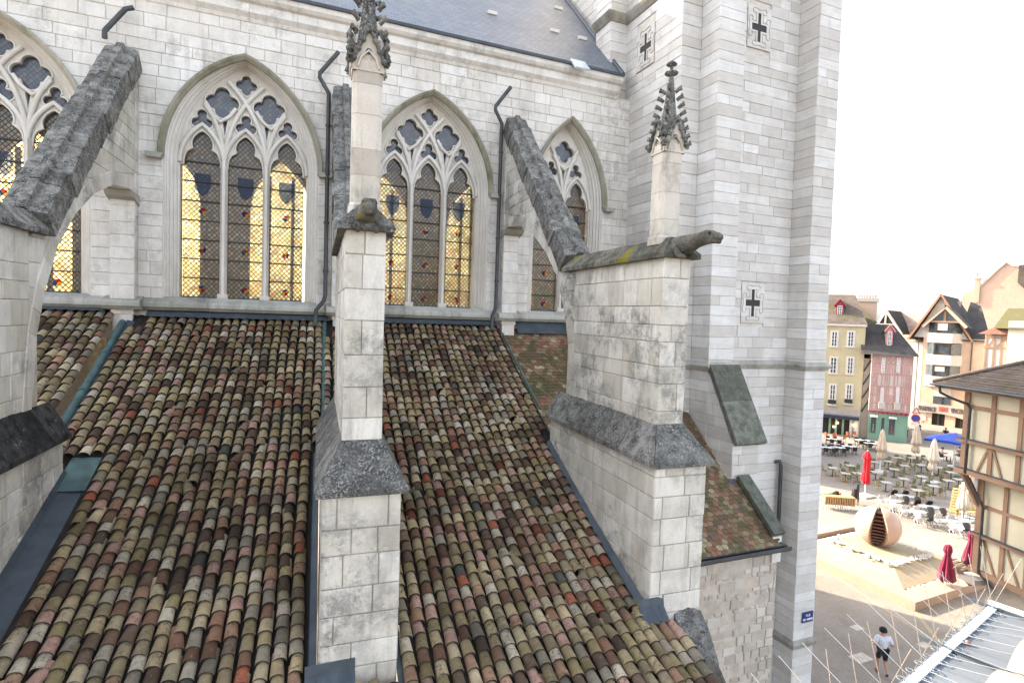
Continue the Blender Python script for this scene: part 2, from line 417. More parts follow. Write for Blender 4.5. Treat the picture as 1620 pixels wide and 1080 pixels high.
MB().obox(p+Vector((-.25, -.2, -.17)), (1, 0, 0), (0, .7, .71), (0, -.71, .7), .5, .55, .06).build('skylight', plain('skylight_glass', (.55, .60, .65), .1), nave)
# carcass: floor, vault and the far wall with its own windows, open to the sky behind
MB().box(-12, -11, 16.6, 26.5, 8, 20.7).box(10.1, 10.4, 16.98, 26.5, 8, 20.6).box(-12, 10.1, 16.62, 26.6, 7.8, 8.0).box(-12, 10.1, 16.98, 26.5, 20.45, 20.62).build('carcass', M['mortar'], nave)
FAR = 26.5
fw = [(-9.09+4.37*k, 1.25) for k in range(0, 5)]
fh = [arch_pts(xc, hw, 16.9, 2.4, 13.0)[::-1] for xc, hw in fw]
MB().fill([(-12, 8), (10.4, 8), (10.4, 20.7), (-12, 20.7)], fh, lambda a, b: Vector((a, FAR, b)), (0, .5, 0)).build('far_wall', M['mortar'], nave)
def far_glass():
    m = Mat('pale_yellow_glass'); nt = m.nt; out_ = nt.nodes['Material Output']
    t = m.n('ShaderNodeBsdfTransparent'); c = m.ramp([(.25, (.95, .80, .45)), (.5, (.98, .90, .66)), (.8, (.80, .62, .30))], m.noise(3, 3))
    m.l(c, t.inputs[0]); m.l(t.outputs[0], out_.inputs[0]); return m.m
M['far_glass'] = far_glass()
for xc, hw in fw:
    if xc > 9.5: continue
    pts = arch_pts(xc, hw, 16.9, 2.4, 13.0)
    MB().add([(a, FAR+.25, b) for a, b in pts], [tuple(range(len(pts)))]).build('far_window_glass', M['far_glass'], nave)
    mm = MB()
    for q in (-.48, .48): mm.box(xc+q-.07, xc+q+.07, FAR+.15, FAR+.35, 13.0, 18.6)
    mm.build('far_mullion', M['mortar'], nave)
for k in range(5):
    MB().tube([(-6.9+4.37*k, 25.9, 8), (-6.9+4.37*k, 25.9, 20.4)], .32, 10).build('nave_column', M['mortar'], nave)

# ------------------------------------------------------------------ windows
def leaded_mat(name, kind):
    """diamond quarries in lead: small panes too fine to build one by one"""
    m = Mat(name, .25, .5); z = m.z()
    a = m.math('ADD', m.math('DIVIDE', z[0], .118), m.math('DIVIDE', z[2], .128)); b = m.math('SUBTRACT', m.math('DIVIDE', z[0], .118), m.math('DIVIDE', z[2], .128))
    def edge(t):
        f = m.math('FRACT', t); return m.math('ABSOLUTE', m.math('SUBTRACT', f, .5))
    lead = m.math('GREATER_THAN', m.math('MAXIMUM', edge(a), edge(b)), .375 if kind == 'light' else .44)
    cv = m.n('ShaderNodeCombineXYZ'); m.l(m.math('FLOOR', a), cv.inputs[0]); m.l(m.math('FLOOR', b), cv.inputs[1])
    w = m.n('ShaderNodeTexWhiteNoise', noise_dimensions='2D'); m.l(cv.outputs[0], w.inputs[0])
    if kind == 'light':
        tint = m.ramp([(0, (.95, .72, .36)), (.3, (1, .88, .58)), (.6, (1, .93, .74)), (.82, (.92, .62, .40)), (.93, (.70, .76, .40)), (1, (.85, .45, .30))], w.outputs['Value'], 'CONSTANT')
        refl = (.32, .26, .20)
        tint = m.mix(.85, tint, m.ramp([(0, g3(.16)), (.5, g3(.40)), (1, g3(.62))], m.math('FRACT', m.math('MULTIPLY', w.outputs['Value'], 13.7))), 'MULTIPLY')
        tint = m.mix(.6, tint, m.ramp([(.35, g3(.45)), (.6, g3(1.0))], m.noise(1.3, 3)), 'MULTIPLY')
    else:
        tint = m.ramp([(0, (.09, .12, .22)), (.5, (.15, .18, .29)), (.8, (.26, .26, .27)), (1, (.08, .09, .15))], w.outputs['Value'], 'CONSTANT')
        refl = (.17, .20, .27)
    t = m.n('ShaderNodeBsdfTransparent'); m.l(tint, t.inputs[0])
    d = m.n('ShaderNodeBsdfDiffuse'); m.l(m.mix(.75, tint, refl), d.inputs[0])
    tr = m.n('ShaderNodeBsdfTranslucent'); m.l(tint, tr.inputs[0])
    gl = m.n('ShaderNodeBsdfGlossy'); gl.inputs['Roughness'].default_value = .2; gl.inputs[0].default_value = (.8, .8, .8, 1)
    s1 = m.n('ShaderNodeMixShader'); s1.inputs[0].default_value = .30 if kind == 'light' else .45; m.l(t.outputs[0], s1.inputs[1]); m.l(d.outputs[0], s1.inputs[2])
    s1b = m.n('ShaderNodeMixShader'); s1b.inputs[0].default_value = .15; m.l(s1.outputs[0], s1b.inputs[1]); m.l(tr.outputs[0], s1b.inputs[2])
    s2 = m.n('ShaderNodeMixShader'); s2.inputs[0].default_value = .06; m.l(s1b.outputs[0], s2.inputs[1]); m.l(gl.outputs[0], s2.inputs[2])
    dl = m.n('ShaderNodeBsdfDiffuse'); dl.inputs[0].default_value = (.06, .055, .05, 1)
    s3 = m.n('ShaderNodeMixShader'); m.l(lead, s3.inputs[0]); m.l(s2.outputs[0], s3.inputs[1]); m.l(dl.outputs[0], s3.inputs[2])
    m.l(s3.outputs[0], m.nt.nodes['Material Output'].inputs[0]); return m.m
M['quarries'] = leaded_mat('leaded_quarries', 'light'); M['blue_glass'] = leaded_mat('blue_tracery_glass', 'blue')
def tint_glass(name, c, tr=.5):
    m = Mat(name); t = m.n('ShaderNodeBsdfTransparent'); t.inputs[0].default_value = (*c, 1)
    d = m.n('ShaderNodeBsdfDiffuse'); d.inputs[0].default_value = (*[x*.7 for x in c], 1)
    s = m.n('ShaderNodeMixShader'); s.inputs[0].default_value = 1-tr; m.l(t.outputs[0], s.inputs[1]); m.l(d.outputs[0], s.inputs[2])
    m.l(s.outputs[0], m.nt.nodes['Material Output'].inputs[0]); return m.m
M['g_red'] = tint_glass('ruby_glass', (.55, .04, .04)); M['g_blue'] = tint_glass('cobalt_glass', (.05, .09, .30)); M['g_yellow'] = tint_glass('amber_glass', (.75, .45, .06)); M['g_shield'] = tint_glass('shield_blue_glass', (.22, .27, .40), .72)
M['hood'] = stone_mat('mossy_hood_stone', (.30, .28, .22), (.36, .34, .28), (.42, .40, .34), (.13, .13, .07), .9, .4)
def foil(n, cx, cz, Rr, rot, d=.52, r=.48, seg=8):
    """outline of n lobes"""
    pts = []; h = math.pi/n; dd = d*Rr; rr = r*Rr
    rho = dd*math.cos(h)+math.sqrt(max(0, rr*rr-(dd*math.sin(h))**2))
    ax, az = rho*math.cos(h)-dd, rho*math.sin(h); al = math.atan2(az, ax)
    for k in range(n):
        t = rot+2*math.pi*k/n
        for i in range(seg+1):
            a = -al+2*al*i/seg; x = dd+rr*math.cos(a); z = rr*math.sin(a)
            pts.append((cx+x*math.cos(t)-z*math.sin(t), cz+x*math.sin(t)+z*math.cos(t)))
    return pts
def lancet_head(c, w, z0):
    R_ = [(w, z0), (w*.985, z0+.12), (w*.93, z0+.25), (w*.80, z0+.36), (w*.60, z0+.42), (w*.52, z0+.43), (w*.57, z0+.50), (w*.585, z0+.58), (w*.53, z0+.67), (w*.40, z0+.77), (w*.2, z0+.85), (0, z0+.90)]
    L_ = [(-x, z) for x, z in reversed(R_[:-1])]
    return [(c+x, z) for x, z in R_+L_]
GY = WY+.50; TY = WY+.34
def make_window(xc, hw, rise, nl, idx):
    V = lambda a, b, y: Vector((a, y, b))
    # moulded frame: the window part itself
    rings_ = [(.30, .115, -.012), (.275, .105, .02), (.255, .10, .09), (.205, .08, .10), (.195, .075, .17), (.14, .055, .18), (.125, .05, .27), (.07, .03, .285), (.055, .025, .36), (0, 0, .38), (0, 0, .64)]
    rr = [[V(a, b, WY+y) for a, b in arch_pts(xc, hw+o, SPR, rise+u, SILL-.02, 16)] for o, u, y in rings_]
    m = MB(); m.loft(rr, closed=False, caps=False); w = m.build('window', M['tracery'], nave)
    for y0, rad, o, u in ((.055, .034, .262, .102), (.135, .03, .20, .077), (.225, .03, .13, .052), (.33, .026, .06, .027)):
        MB().tube([V(a, b, WY+y0) for a, b in arch_pts(xc, hw+o, SPR, rise+u, SILL, 16)], rad, 6).build('roll_moulding', M['tracery'], w)
    # hood mould with label stops
    hp = arch_pts(xc, hw+.33, SPR+.02, rise+.08, SPR, 16)[1:-1]
    sec = [(-.06, .0), (-.06, .06), (.01, .15), (.055, .17), (.07, .14), (.06, .0)]
    rgs = []
    for i, (a, b) in enumerate(hp):
        p0, p1 = hp[max(0, i-1)], hp[min(len(hp)-1, i+1)]; t = Vector((p1[0]-p0[0], 0, p1[1]-p0[1])).normalized(); nn = Vector((-t.z, 0, t.x))
        if nn.z < 0 and abs(nn.z) > .02: nn = -nn
        if i == 0: nn = Vector((-1, 0, 0))
        if i == len(hp)-1: nn = Vector((1, 0, 0))
        if nn.x*(a-xc) < 0 and abs(a-xc) > .1: nn = -nn
        rgs.append([Vector((a, WY, b))+nn*o-Vector((0, 1, 0))*y for o, y in sec])
    fix_normals(MB().loft(rgs).build('hood_mould', M['hood'], w))
    for sg in (-1, 1):
        x = xc+sg*(hw+.46); MB().prism([(x-.20, WY, SPR+.03), (x+.20, WY, SPR+.03), (x+.15, WY, SPR-.09), (x-.15, WY, SPR-.09)], (0, -.24, 0)).build('label_stop', M['ledge'], w)
    # tracery plate with pierced lights and foils
    lw = 2*hw/nl; w0 = lw/2-.075; cs = [xc-hw+lw*(k+.5) for k in range(nl)]
    zt = SPR-.05
    outl = [(xc-hw, zt)]+arch_pts(xc, hw, SPR, rise, SPR, 18)[1:-1]+[(xc+hw, zt)]
    for c in reversed(cs): outl += lancet_head(c, w0, zt)
    Rr = (rise**2+hw*hw)/(2*hw)
    if nl == 3:
        fo = [foil(4, xc, SPR+2.16, .275, 0), foil(4, xc-.56, SPR+1.63, .41, 0), foil(4, xc+.56, SPR+1.63, .41, 0), foil(3, xc, SPR+1.12, .29, math.pi/2), foil(3, xc-1.02, SPR+1.12, .28, math.pi/2), foil(3, xc+1.02, SPR+1.12, .28, math.pi/2)]
        tri = [[(xc+s*.50-.055, SPR+1.16), (xc+s*.50, SPR+.78), (xc+s*.50+.055, SPR+1.16), (xc+s*.50, SPR+1.26)] for s in (-1, 1)]
    else:
        fo = [foil(4, xc, SPR+1.78, .37, 0), foil(3, xc-.45, SPR+1.17, .27, math.pi/2), foil(3, xc+.45, SPR+1.17, .27, math.pi/2)]
        tri = [[(xc-.05, SPR+1.15), (xc, SPR+.75), (xc+.05, SPR+1.15), (xc, SPR+1.25)]]
    plate = MB().fill(outl, [f[::-1] for f in fo+tri], lambda a, b: Vector((a, TY+.05, b)), (0, .13, 0)).build('tracery', M['tracery'], w)
    for f in fo:
        MB().tube([V(a, b, TY+.045) for a, b in f], .026, 5, closed=True).build('foil_ring', M['tracery'], w)
    for c in cs:
        h = lancet_head(c, w0, zt); MB().tube([V(a, b, TY+.045) for a, b in h], .026, 5).build('cusped_head', M['tracery'], w)
        # pointed arch over the light
        ap = arch_pts(c, lw/2, SPR, 1.0, SPR, 8)[1:-1]
        MB().tube([V(a, b, TY) for a, b in ap], .055, 6).build('light_arch', M['tracery'], w)
    # intersecting bars rising from the mullions
    bars = []
    l_, r_ = arch_ext(xc, hw, SPR, rise)
    for k in range(1, nl):
        x0 = xc-hw+lw*k
        for s in (-1, 1):
            pts = []
            for i in range(30):
                a = i*.05; x = x0+s*(Rr-Rr*math.cos(a)) ; z = SPR+Rr*math.sin(a)
                if x < l_(z)+.02 or x > r_(z)-.02 or z > SPR+rise: break
                pts.append(V(x, z, TY))
            if len(pts) > 2: bars.append(pts)
    for p in bars: MB().tube(p, .058, 6).build('tracery_bar', M['tracery'], w)
    if nl == 3:
        for s in (-1, 1):
            c = xc+s*.60
            MB().tube([V(c-.36, SPR+1.52, TY), V(c-.22, SPR+1.30, TY), V(c, SPR+1.12, TY), V(c+.22, SPR+1.30, TY), V(c+.36, SPR+1.52, TY)], .05, 6).build('tracery_bar', M['tracery'], w)
    else:
        MB().tube([V(xc-.42, SPR+1.62, TY), V(xc-.25, SPR+1.40, TY), V(xc, SPR+1.20, TY), V(xc+.25, SPR+1.40, TY), V(xc+.42, SPR+1.62, TY)], .05, 6).build('tracery_bar', M['tracery'], w)
    # mullions
    for k in range(1, nl):
        x0 = xc-hw+lw*k; y = TY
        pl = [(x0-.03, y-.09), (x0+.03, y-.09), (x0+.085, y+.03), (x0+.085, y+.12), (x0+.05, y+.24), (x0-.05, y+.24), (x0-.085, y+.12), (x0-.085, y+.03)]
        MB().prism([Vector((a, b, SILL)) for a, b in pl], (0, 0, SPR-SILL+.1)).build('mullion', M['tracery'], w)
        MB().box(x0-.12, x0+.12, y-.13, y+.1, SILL-.02, SILL+.16).build('mullion_base', M['tracery'], w)
    # glass, bars, medallions, shields
    hd = MB().add([V(a, b, GY+.02) for a, b in [(xc-hw, zt+.5)]+arch_pts(xc, hw, SPR, rise, SPR+.5, 10)[3:-3]+[(xc+hw, zt+.5)]], [tuple(range(len(arch_pts(xc, hw, SPR, rise, SPR, 10)[3:-3])+2))]).build('head_glass', M['blue_glass'], w)
    for ci, c in enumerate(cs):
        MB().add([(c-w0-.02, GY, SILL+.05), (c+w0+.02, GY, SILL+.05), (c+w0+.02, GY, SPR+.9), (c-w0-.02, GY, SPR+.9)], [(0, 1, 2, 3)]).build('light_glass', M['quarries'], w)
        MB().box(c-w0, c+w0, GY-.16, GY-.01, SILL-.01, SILL+.075).build('lead_apron', M['zinc'], w)
        for k in range(1, 8):
            z = SILL+.06+.497*k
            MB().box(c-w0-.02, c+w0+.02, GY-.05, GY-.015, z-.016, z+.016).build('saddle_bar', M['iron'], w)
        pick = [('g_red', 'g_blue', 'g_yellow'), ('g_blue', 'g_yellow', 'g_red'), ('g_yellow', 'g_red', 'g_blue')]
        rr_ = random.Random(idx*7+ci)
        for k, z in enumerate((SILL+.28, SILL+1.29, SILL+2.30)):
            cols = pick[rr_.randrange(3)]
            for q in range(3):
                a0 = q*2.094+rr_.random(); pp = [V(c, z, GY-.02)]+[V(c+.085*math.cos(a0+i*.42), z+.085*math.sin(a0+i*.42), GY-.02) for i in range(6)]
                MB().add(pp, [(0, i+1, i+2) for i in range(5)]).build('medallion', M[cols[q]], w)
        zc = SPR-.48
        MB().add([V(c-.19, zc+.26, GY-.02), V(c+.19, zc+.26, GY-.02), V(c+.19, zc-.05, GY-.02), V(c+.12, zc-.22, GY-.02), V(c, zc-.32, GY-.02), V(c-.12, zc-.22, GY-.02), V(c-.19, zc-.05, GY-.02)], [tuple(range(6, -1, -1))]).build('shield', M['g_shield'], w)
    return w
for i, (xc, hw, ri, nl) in enumerate(WINS): make_window(xc, hw, ri, nl, i)
# ================================================================== FLYING BUTTRESSES
SKEW = .05
FW = Vector((-SKEW, -1, 0)).normalized(); LT = Vector((1, -SKEW, 0)).normalized()
BW = .51                                     # thickness of flyer and upper pier
SOF = [(-.25, 15.45), (.4, 15.50), (1.5, 15.36), (2.5, 14.99), (3.4, 14.45), (4.1, 13.82), (4.6, 13.02), (4.87, 12.3), (5.07, 11.1)]
def sof_z(s):
    for (a, b), (c, d) in zip(SOF[:-1], SOF[1:]):
        if a <= s <= c: return b+(d-b)*(s-a)/(c-a)
    return SOF[-1][1] if s > SOF[-1][0] else SOF[0][1]
def top_z(s): return 18.18-.965*s
LZ = 10.62; UZ = 11.20; PT = 13.93           # lower coping edge, upper pier foot, upper pier head
TMP = bpy.data.scenes.new('workbench')
def skin_obj(name, verts, edges, radii, mat, parent, sub=1, root=0):
    """one continuous body grown on a skeleton"""
    me = bpy.data.meshes.new(name); me.from_pydata([tuple(v) for v in verts], edges, [])
    o = bpy.data.objects.new(name, me); TMP.collection.objects.link(o)
    o.modifiers.new('skin', 'SKIN')
    TMP.view_layers[0].update()
    for i, r in enumerate(radii):
        sv = me.skin_vertices[0].data[i]; sv.radius = (r, r) if not isinstance(r, tuple) else r; sv.use_root = (i == root)
    sm = o.modifiers.new('sub', 'SUBSURF'); sm.levels = sub; sm.render_levels = sub
    TMP.view_layers[0].update(); ev = o.evaluated_get(TMP.view_layers[0].depsgraph); me2 = bpy.data.meshes.new_from_object(ev)
    TMP.collection.objects.unlink(o); col.objects.link(o); o.modifiers.clear(); o.data = me2; bpy.data.meshes.remove(me)
    me2.polygons.foreach_set('use_smooth', [True]*len(me2.polygons)); me2.materials.clear(); me2.materials.append(mat)
    if parent is not None: o.parent = parent
    return o
def flying_buttress(X0, label, sides, seed, zt=15.80, apex=17.0, gar=True):
    base = Vector((X0, 15.7, 0)); rnd = random.Random(seed)
    t = thing('flying_buttress', label, 'buttress', (base+FW*6.5+LT*.25), 'flying buttresses')
    P = lambda s, l, z: base+FW*s+LT*l+ZV*z
    st = Stones(t, M['pier_stone'])
    e = .028
    # cores
    m = MB()
    sp = [P(s, e, z) for s, z in SOF]+[P(5.07, e, 13.9), P(4.35, e, 13.98)]+[P(-.25, e, top_z(-.25)+.02)]
    m.prism(sp, LT*(BW-2*e)); fix_normals(m.build('flyer_core', M['pier_stone'], t))
    m = MB(); m.obox(P(4.75+e, e, UZ-.6), FW, LT, ZV, 3.6-2*e, BW-2*e, PT-UZ+.6); m.build('pier_core', M['dark_mortar'], t)
    LS0, LS1, LL0, LL1 = 4.55, 8.72, -.235, BW+.225
    m = MB(); m.obox(P(LS0+e, LL0+e, 5.5), FW, LT, ZV, LS1-LS0-2*e, LL1-LL0-2*e, LZ-5.5); m.build('lower_pier_core', M['dark_mortar'], t)
    # upper pier stones, in courses
    zs = [UZ-.1]
    while zs[-1] < PT-.3: zs.append(min(PT, zs[-1]+rnd.uniform(.26, .46)))
    if PT-zs[-1] < .2: zs[-1] = PT
    elif zs[-1] != PT: zs.append(PT)
    lay(st, rnd, (P(8.35-e, 0, 0), LT, ZV, FW), 0, 0, 0, BW, .4, (.30, .60), e, .007, .009, zs=zs)
    for s in sides:
        o = P(8.35-e*.1, e if s < 0 else BW-e, 0)
        bk = lambda z: 8.35-max(5.07, 0)-.0
        lay(st, rnd, (o, -FW, ZV, LT*s), 0, 0, e*.4, 3.28, .4, (.24, .62), e, .006, .009, zs=zs)
    # lower pier stones
    zs = [6.4]
    while zs[-1] < LZ-.3: zs.append(min(LZ, zs[-1]+rnd.uniform(.30, .44)))
    if LZ-zs[-1] > .01: zs.append(LZ) if LZ-zs[-1] > .18 else zs.__setitem__(-1, LZ)
    lay(st, rnd, (P(LS1-e, LL0, 0), LT, ZV, FW), 0, 0, 0, LL1-LL0, .4, (.28, .78), e, .011, .011, zs=zs)
    for s in sides:
        o = P(LS1-e*.1, LL0+e if s < 0 else LL1-e, 0)
        lay(st, rnd, (o, -FW, ZV, LT*s), 0, 0, e*.4, LS1-LS0, .4, (.32, .75), e, .008, .010, zs=zs)
    # flyer: voussoirs along the soffit and coursed web above
    for s in sides:
        o = P(0, e if s < 0 else BW-e, 0); fr = (o, FW, ZV, LT*s)
        ss = [-.02+.42*i for i in range(13)]; ring = []
        for q in range(len(SOF)-1):
            (a, b), (c, d) = SOF[q], SOF[q+1]; n = max(1, round(math.hypot(c-a, d-b)/.42))
            for k in range(n): ring.append((a+(c-a)*k/n, b+(d-b)*k/n))
        ring.append(SOF[-1]); outer = []
        for i, (a, b) in enumerate(ring):
            p0, p1 = ring[max(0, i-1)], ring[min(len(ring)-1, i+1)]; dx, dz = p1[0]-p0[0], p1[1]-p0[1]; L = math.hypot(dx, dz)
            outer.append((a-dz/L*.28, b+dx/L*.28))
        for i in range(1, len(ring)-1):
            if ring[i][0] > 5.02: break
            st.stone([ring[i], ring[i+1], outer[i+1], outer[i]][::1], fr, e*1.3+rnd.uniform(0, .008), .008)
        z = 11.3
        def ext(z):
            """s range of the web above the arch ring at height z"""
            s1 = min((18.18-z)/.965, 4.72) if z > 13.9 else 5.05
            s0 = -.25
            for (a, b), (c, d) in zip(outer[:-1], outer[1:]):
                if min(b, d) <= z <= max(b, d) and c > .6: s0 = max(s0, a+(c-a)*((z-b)/(d-b) if d != b else 0))
            return s0+.01, s1
        while z < 18.3:
            h = rnd.uniform(.26, .40); za, zb = z, z+h; z = zb
            A0, A1 = ext(za); B0, B1 = ext(zb)
            if max(A1-A0, B1-B0) < .12: continue
            A0, B0 = min(A0, A1), min(B0, B1)
            cuts = [0]; w = A1-A0; n = max(1, round(w/rnd.uniform(.45, .7)))
            for k in range(n):
                f0, f1 = k/n, (k+1)/n; g_ = .004
                poly = [(A0+w*f0+g_, za+g_), (A0+w*f1-g_, za+g_), (B0+(B1-B0)*f1-g_, zb-g_), (B0+(B1-B0)*f0+g_, zb-g_)]
                if poly[2][0]-poly[3][0] < .02: poly = poly[:3]
                if len(poly) == 4 and poly[1][0]-poly[0][0] < .02: poly = [poly[0], poly[2], poly[3]]
                st.stone(poly, fr, e*.6+rnd.uniform(0, .006), .006)
    st.finish()
    # corbel under the springing
    MB().prism([P(-.28, -.03, 15.46), P(.32, -.03, 15.48), P(.2, -.03, 15.36), P(-.28, -.03, 15.22)], LT*(BW+.06)).build('corbel', M['ledge'], t)
    # stepped coping of the flyer, block by block
    s = -.27; sl = Vector((0, 0, 0))+FW*1.0-ZV*.965; sl.normalize(); up = (ZV-sl*ZV.dot(sl)).normalized()
    while s < 4.2:
        L = rnd.uniform(.26, .44); L = 4.38-s if s+L > 4.15 else L; ln = L*1.39; o = P(s, 0, top_z(s))
        hh = .47+rnd.uniform(-.025, .025); ov = .075+rnd.uniform(-.02, .02); tilt = rnd.uniform(-.05, -.01)
        prof = [(-ov, .0), (-ov, hh*.5), (-ov, hh*.94), (-ov+.05, hh), (BW/2-.09, hh*1.04), (BW/2-.07, hh*1.22), (BW/2+.07, hh*1.22), (BW/2+.09, hh*1.04), (BW+ov-.05, hh), (BW+ov, hh*.94), (BW+ov, hh*.5), (BW+ov, 0)]
        a = [o+LT*l+up*h for l, h in prof]; b = [o+sl*(ln-.012)+LT*l+up*(h+tilt) for l, h in prof]
        fix_normals(MB().loft([a, b]).build('coping_stone', M['coping'], t)); s += L
    # saddle coping of the upper pier
    s0, s1 = 4.55, 8.47; n = 7; hgt = .34; ov = .10
    cp = M['coping_moss'] if X0 > 5 else M['coping']
    for k in range(n):
        a, b = s0+(s1-.42-s0)*k/n, s0+(s1-.42-s0)*(k+1)/n-.012
        dz = rnd.uniform(-.012, .012)
        pr = [(-ov, PT-.02), (-ov, PT+.06), (BW*.5-.09, PT+hgt+dz), (BW*.5+.09, PT+hgt+dz), (BW+ov, PT+.06), (BW+ov, PT-.02)]
        fix_normals(MB().loft([[P(a, l, z) for l, z in pr], [P(b, l, z) for l, z in pr]]).build('pier_coping', cp, t))
    a = s1-.42
    m = MB(); m.add([P(a, -ov, PT-.02), P(a, -ov, PT+.06), P(a, BW*.5-.09, PT+hgt), P(a, BW*.5+.09, PT+hgt), P(a, BW+ov, PT+.06), P(a, BW+ov, PT-.02), P(s1, -ov, PT-.02), P(s1, -ov, PT+.06), P(s1, BW+ov, PT+.06), P(s1, BW+ov, PT-.02), P(s1-.22, BW*.5-.09, PT+hgt), P(s1-.22, BW*.5+.09, PT+hgt)],
        [(0, 6, 7, 1), (1, 7, 10, 2), (2, 10, 11, 3), (3, 11, 8, 4), (4, 8, 9, 5), (6, 9, 8, 7), (7, 8, 11, 10), (0, 5, 9, 6), (0, 1, 2, 3, 4, 5)])
    fix_normals(m.build('pier_coping', cp, t))
    # weathering of the lower pier: sloped slabs on three sides
    ov = .085; th = .10
    for sg, li, lo in ((-1, 0, LL0-ov), (1, BW, LL1+ov)):
        k = 6
        for i in range(k):
            a, b = LS0-.1+(8.35-LS0+.1)*i/k, LS0-.1+(8.35-LS0+.1)*(i+1)/k-.012
            ea, eb = a, (b if i < k-1 else LS1+ov-.006)
            j = rnd.uniform(-.008, .008)
            top = [P(a, li+sg*.0, UZ+j), P(b, li, UZ+j), P(eb, lo, LZ+.05+j), P(ea, lo, LZ+.05+j)]
            bot = [P(a, li, UZ-.14), P(b, li, UZ-.14), P(eb, lo, LZ-.03), P(ea, lo, LZ-.03)]
            fix_normals(MB().loft([bot, top]).build('weathering_slab', M['coping_dark'] if X0 < 0 else M['coping'], t))
    top = [P(8.352, 0, UZ), P(8.352, BW, UZ), P(LS1+ov, LL1+ov-.006, LZ+.05), P(LS1+ov, LL0-ov+.006, LZ+.05)]
    bot = [P(8.352, 0, UZ-.14), P(8.352, BW, UZ-.14), P(LS1+ov, LL1+ov-.006, LZ-.03), P(LS1+ov, LL0-ov+.006, LZ-.03)]
    fix_normals(MB().loft([bot, top]).build('weathering_slab', M['coping_white'], t))
    # pinnacle: shaft, gablets, crocketed spire
    cs_, cl = 7.92, BW/2; zb = PT+.25; hw = .19; ch = .05
    sh = [(-hw, -hw+ch), (-hw+ch, -hw), (hw-ch, -hw), (hw, -hw+ch), (hw, hw-ch), (hw-ch, hw), (-hw+ch, hw), (-hw, hw-ch)]
    Q = lambda a, b, z: P(cs_+a, cl+b, z)
    pin = MB().box(0, 0.001, 0, 0.001, 0, 0.001) if False else MB()
    zz = [zb]
    while zz[-1] < zt-.05: zz.append(min(zt, zz[-1]+rnd.uniform(.34, .5)))
    pin.loft([[Q(a*1.12, b*1.12, zb-.02) for a, b in sh], [Q(a*1.12, b*1.12, zb+.10) for a, b in sh], [Q(a, b, zb+.14) for a, b in sh]])
    po = pin.build('pinnacle', M['pinnacle'], t); fix_normals(po)
    for z0, z1 in zip(zz[:-1], zz[1:]):
        z0 = max(z0, zb+.14); MB().loft([[Q(a, b, z0+.004) for a, b in sh], [Q(a, b, z1-.004) for a, b in sh]]).build('shaft_stone', M['pinnacle'], po)
    MB().loft([[Q(a*.97, b*.97, zb+.1) for a, b in sh], [Q(a*.97, b*.97, zt+.1) for a, b in sh]]).build('shaft_core', M['dark_mortar'], po)
    for k in range(4):
        an = k*math.pi/2; u = Vector((math.cos(an), math.sin(an))); v = Vector((-u.y, u.x))
        G = lambda a, d, z: Q(u.x*d+v.x*a, u.y*d+v.y*a, z)
        d0 = hw-.03; d1 = hw+.045
        tri = [(-hw, zt-.12), (hw, zt-.12), (hw+.01, zt-.02), (0, zt+.42), (-hw-.01, zt-.02)]
        hole = foil(3, 0, zt+.08, .095, math.pi/2, seg=5)
        m = MB(); m.fill(tri, [hole[::-1]], lambda a, z, G=G: G(a, d1-.03, z), (G(0, d0, 0)-G(0, d1-.03, 0))); m.build('gablet', M['pinnacle'], po)
        m = MB(); m.tube([G(-hw-.03, d1, zt-.04), G(0, d1, zt+.46)], .028, 5); m.tube([G(hw+.03, d1, zt-.04), G(0, d1, zt+.46)], .028, 5); m.build('gablet_rake', M['coping'], po)
        m = MB(); m.tube([G(-hw*.72, d1-.02, zt-.08), G(-hw*.5, d1-.02, zt+.05), G(0, d1-.02, zt+.14), G(hw*.5, d1-.02, zt+.05), G(hw*.72, d1-.02, zt-.08)], .018, 4); m.build('gablet_arch', M['pinnacle'], po)
        for j in range(4):
            for sg in (-1, 1):
                f = (j+.4)/4; c = G(sg*(hw+.03)*(1-f), d1, zt-.04+.5*f)
                MB().lathe([(.0, -.03), (.042, -.02), (.05, .01), (.03, .035), (0, .04)], c+LT*0, 6).build('crocket', M['coping'], po)
    oc = [(math.cos(math.pi/8+k*math.pi/4), math.sin(math.pi/8+k*math.pi/4)) for k in range(8)]
    r0 = hw+.0
    prof = [(r0, zt-.02), (r0*.86, zt+.25), (r0*.50, zt+.70), (.05, apex-.10), (.04, apex-.04)]
    m = MB(); m.loft([[Q(a*r, b*r, z) for a, b in oc] for r, z in prof]); m.build('spire', M['coping_white'], po)
    for k in range(4):
        an = math.pi/4+k*math.pi/2
        for j in range(8):
            f = j/8; z = zt+.0+(apex-.14-zt)*f; r = r0*1.15*(1-f)+.055; dx, dy = math.cos(an), math.sin(an)
            c = Q(dx*r, dy*r, z); o2 = Q(dx*(r+.085), dy*(r+.085), z+.035)
            m = MB(); m.tube([c-ZV*.02, (c+o2)*.5, o2, o2+ZV*.045], [.03, .032, .040, .012], 5); m.build('crocket', M['coping'], po)
    m = MB(); m.lathe([(.035, 0), (.035, .05), (.11, .075), (.115, .10), (.03, .13), (.03, .20), (.09, .225), (.085, .25), (.02, .29), (0, .31)], Q(0, 0, apex-.06), 8); m.build('finial', M['coping'], po)
